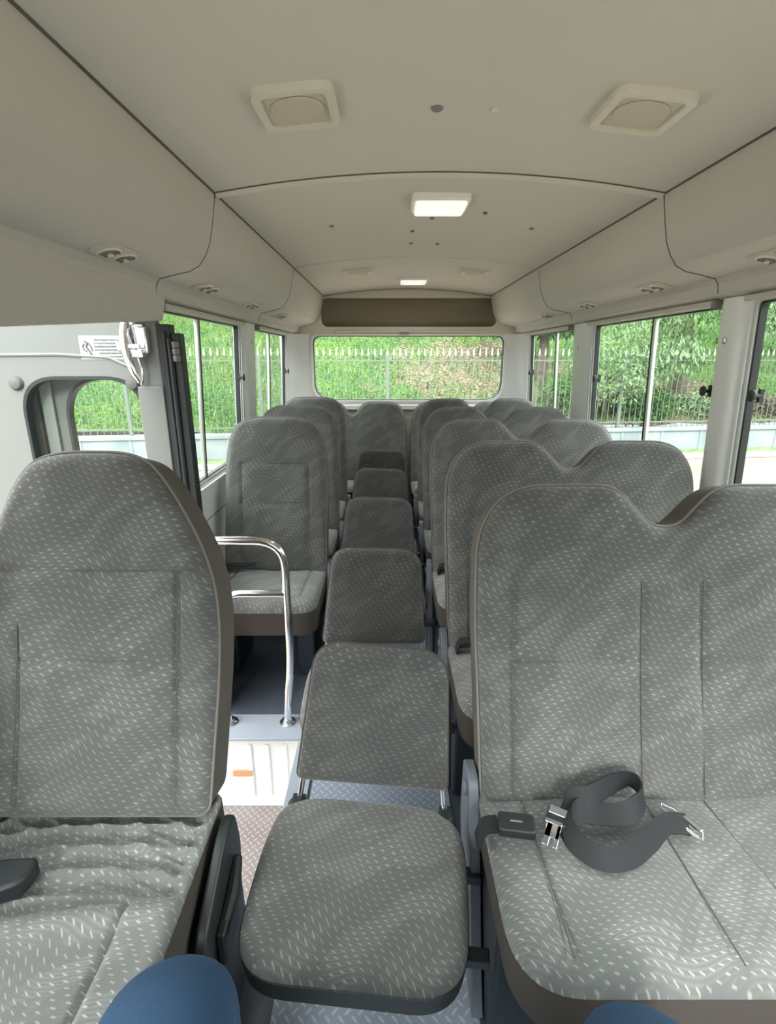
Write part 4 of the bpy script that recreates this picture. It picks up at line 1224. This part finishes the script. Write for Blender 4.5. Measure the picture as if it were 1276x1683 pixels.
def leaves(mb, c, rad, n, size, seed, mi=0, droop=0, flat=.5):
    rs = random.Random(seed)
    for _ in range(n):
        while True:
            p = Vector((rs.uniform(-1, 1), rs.uniform(-1, 1), rs.uniform(-1, 1)))
            if .25 < p.length < 1: break
        q = Vector((c[0] + p.x * rad[0], c[1] + p.y * rad[1], c[2] + p.z * rad[2]))
        d = Vector((rs.uniform(-1, 1), rs.uniform(-1, 1), rs.uniform(-1, .6) - droop)).normalized()
        s_ = d.orthogonal().normalized(); s_ = Matrix.Rotation(rs.uniform(0, 6.28), 3, d) @ s_
        l = size * rs.uniform(.6, 1.4); w_ = l * .17
        b_ = len(mb.v)
        mb.v += [tuple(q), tuple(q + d * l * .5 + s_ * w_), tuple(q + d * l), tuple(q + d * l * .5 - s_ * w_)]
        mb.f.append([b_, b_ + 1, b_ + 2, b_ + 3]); mb.mi.append(mi)
def tree(x, d, h, r, label, mats, blobs, n, size, droop=0, trunk=.12, bark='bark', seed=1, cat='tree', name='tree'):
    p = fl(x, d, hill_z(x, d) - .1); t = empty(name, p); tag(t, label, cat)
    if trunk:
        mb = MB(); rs = random.Random(seed)
        mb.tube([(0, 0, 0), (.04, 0, h * .4), (-.03, .05, h * .75), (0, 0, h)], [trunk * 1.2, trunk, trunk * .8, trunk * .5], 10)
        for k in range(4):
            a = rs.uniform(0, 6.28); mb.tube([(0, 0, h * (.5 + .1 * k)), (math.cos(a) * r * .4, math.sin(a) * r * .4, h * (.7 + .1 * k))], [trunk * .5, trunk * .15], 6)
        mb.build('trunk', M_[bark], t)
    mb = MB()
    for i, (bx, by, bz, rx, ry, rz) in enumerate(blobs):
        leaves(mb, (bx, by, bz), (rx, ry, rz), int(n * 2.6), size * .55, seed * 17 + i, 0 if i % 3 else 1, droop)
    mb.build('foliage', [M_[m] for m in mats], t, smooth=False, recalc=False)
    return t
tree(-7.2, 4.0, 2.6, 1.6, 'leafy dark tree at the top of the slope, seen through the door-side window', ('leaf', 'leafdark'),
     [(0, 0, 2.3, 1.5, 1.0, .8), (1.2, 0, 2.6, 1.0, .8, .6), (-1.3, 0, 2.4, 1.0, .8, .7)], 700, .22, seed=2)
tree(1.1, 4.6, 5, 1.2, 'slim reddish trunk on the slope behind the rear window', ('leaf', 'leafdark'), [(0, 0, 4.6, 1.4, 1, .8)], 500, .25, trunk=.07, bark='barkred', seed=3)
tree(4.3, 2.4, 3.4, 2.0, 'dark drooping tree seen at the upper corner of the rear window', ('leafdark', 'leafpale'),
     [(-.9, 0, 1.65, 1.3, .8, .42), (.3, 0, 1.7, 1.0, .8, .5), (.6, -.3, 2.2, 1.2, .8, .6), (-.3, 0, 2.4, 1.4, .8, .5)], 650, .28, droop=1.4, seed=4)
tree(7.4, 1.3, 3.6, 2.4, 'broad tree with hanging bright leaves outside the middle bench-side window', ('leafpale', 'leaf'),
     [(0, -1.0, 2.3, 1.7, .7, .7), (-1.7, -1.1, 2.2, 1.2, .6, .6), (1.6, -1.2, 2.3, 1.2, .6, .6), (.4, 0, 3.4, 2.0, .9, .7), (-.9, -1.1, 1.3, .9, .4, .5)], 520, .24, droop=1.2, trunk=.2, seed=5)
tree(5.2, .7, 1.6, 1.4, 'low mixed bush close behind the fence, outside the rearmost bench-side window', ('leaf', 'leafpale'),
     [(0, -.5, 1.2, 1.0, .5, .8), (.9, 0, .4, .8, .5, .5), (-.8, .2, .5, .7, .5, .5)], 700, .2, droop=.4, trunk=.04, seed=6, cat='bush', name='bush')
tree(10.6, 2.8, 3.4, 2.0, 'bright green tree outside the nearest bench-side window', ('leaf', 'leafpale'),
     [(0, 0, 1.7, 1.7, .9, .8), (1.5, 0, 1.4, 1.0, .8, .6), (-1.4, 0, 2.2, 1.2, .8, .6)], 700, .25, droop=.8, trunk=.15, seed=7)
tree(7.4, .9, .8, 1.4, 'low dry undergrowth along the wall outside the middle bench-side window', ('bark', 'leafpale'),
     [(0, 0, .25, 1.6, .4, .35), (1.5, 0, .2, 1.0, .3, .3), (-1.6, 0, .25, 1.0, .3, .3)], 900, .2, trunk=0, seed=8, cat='bush', name='bush')
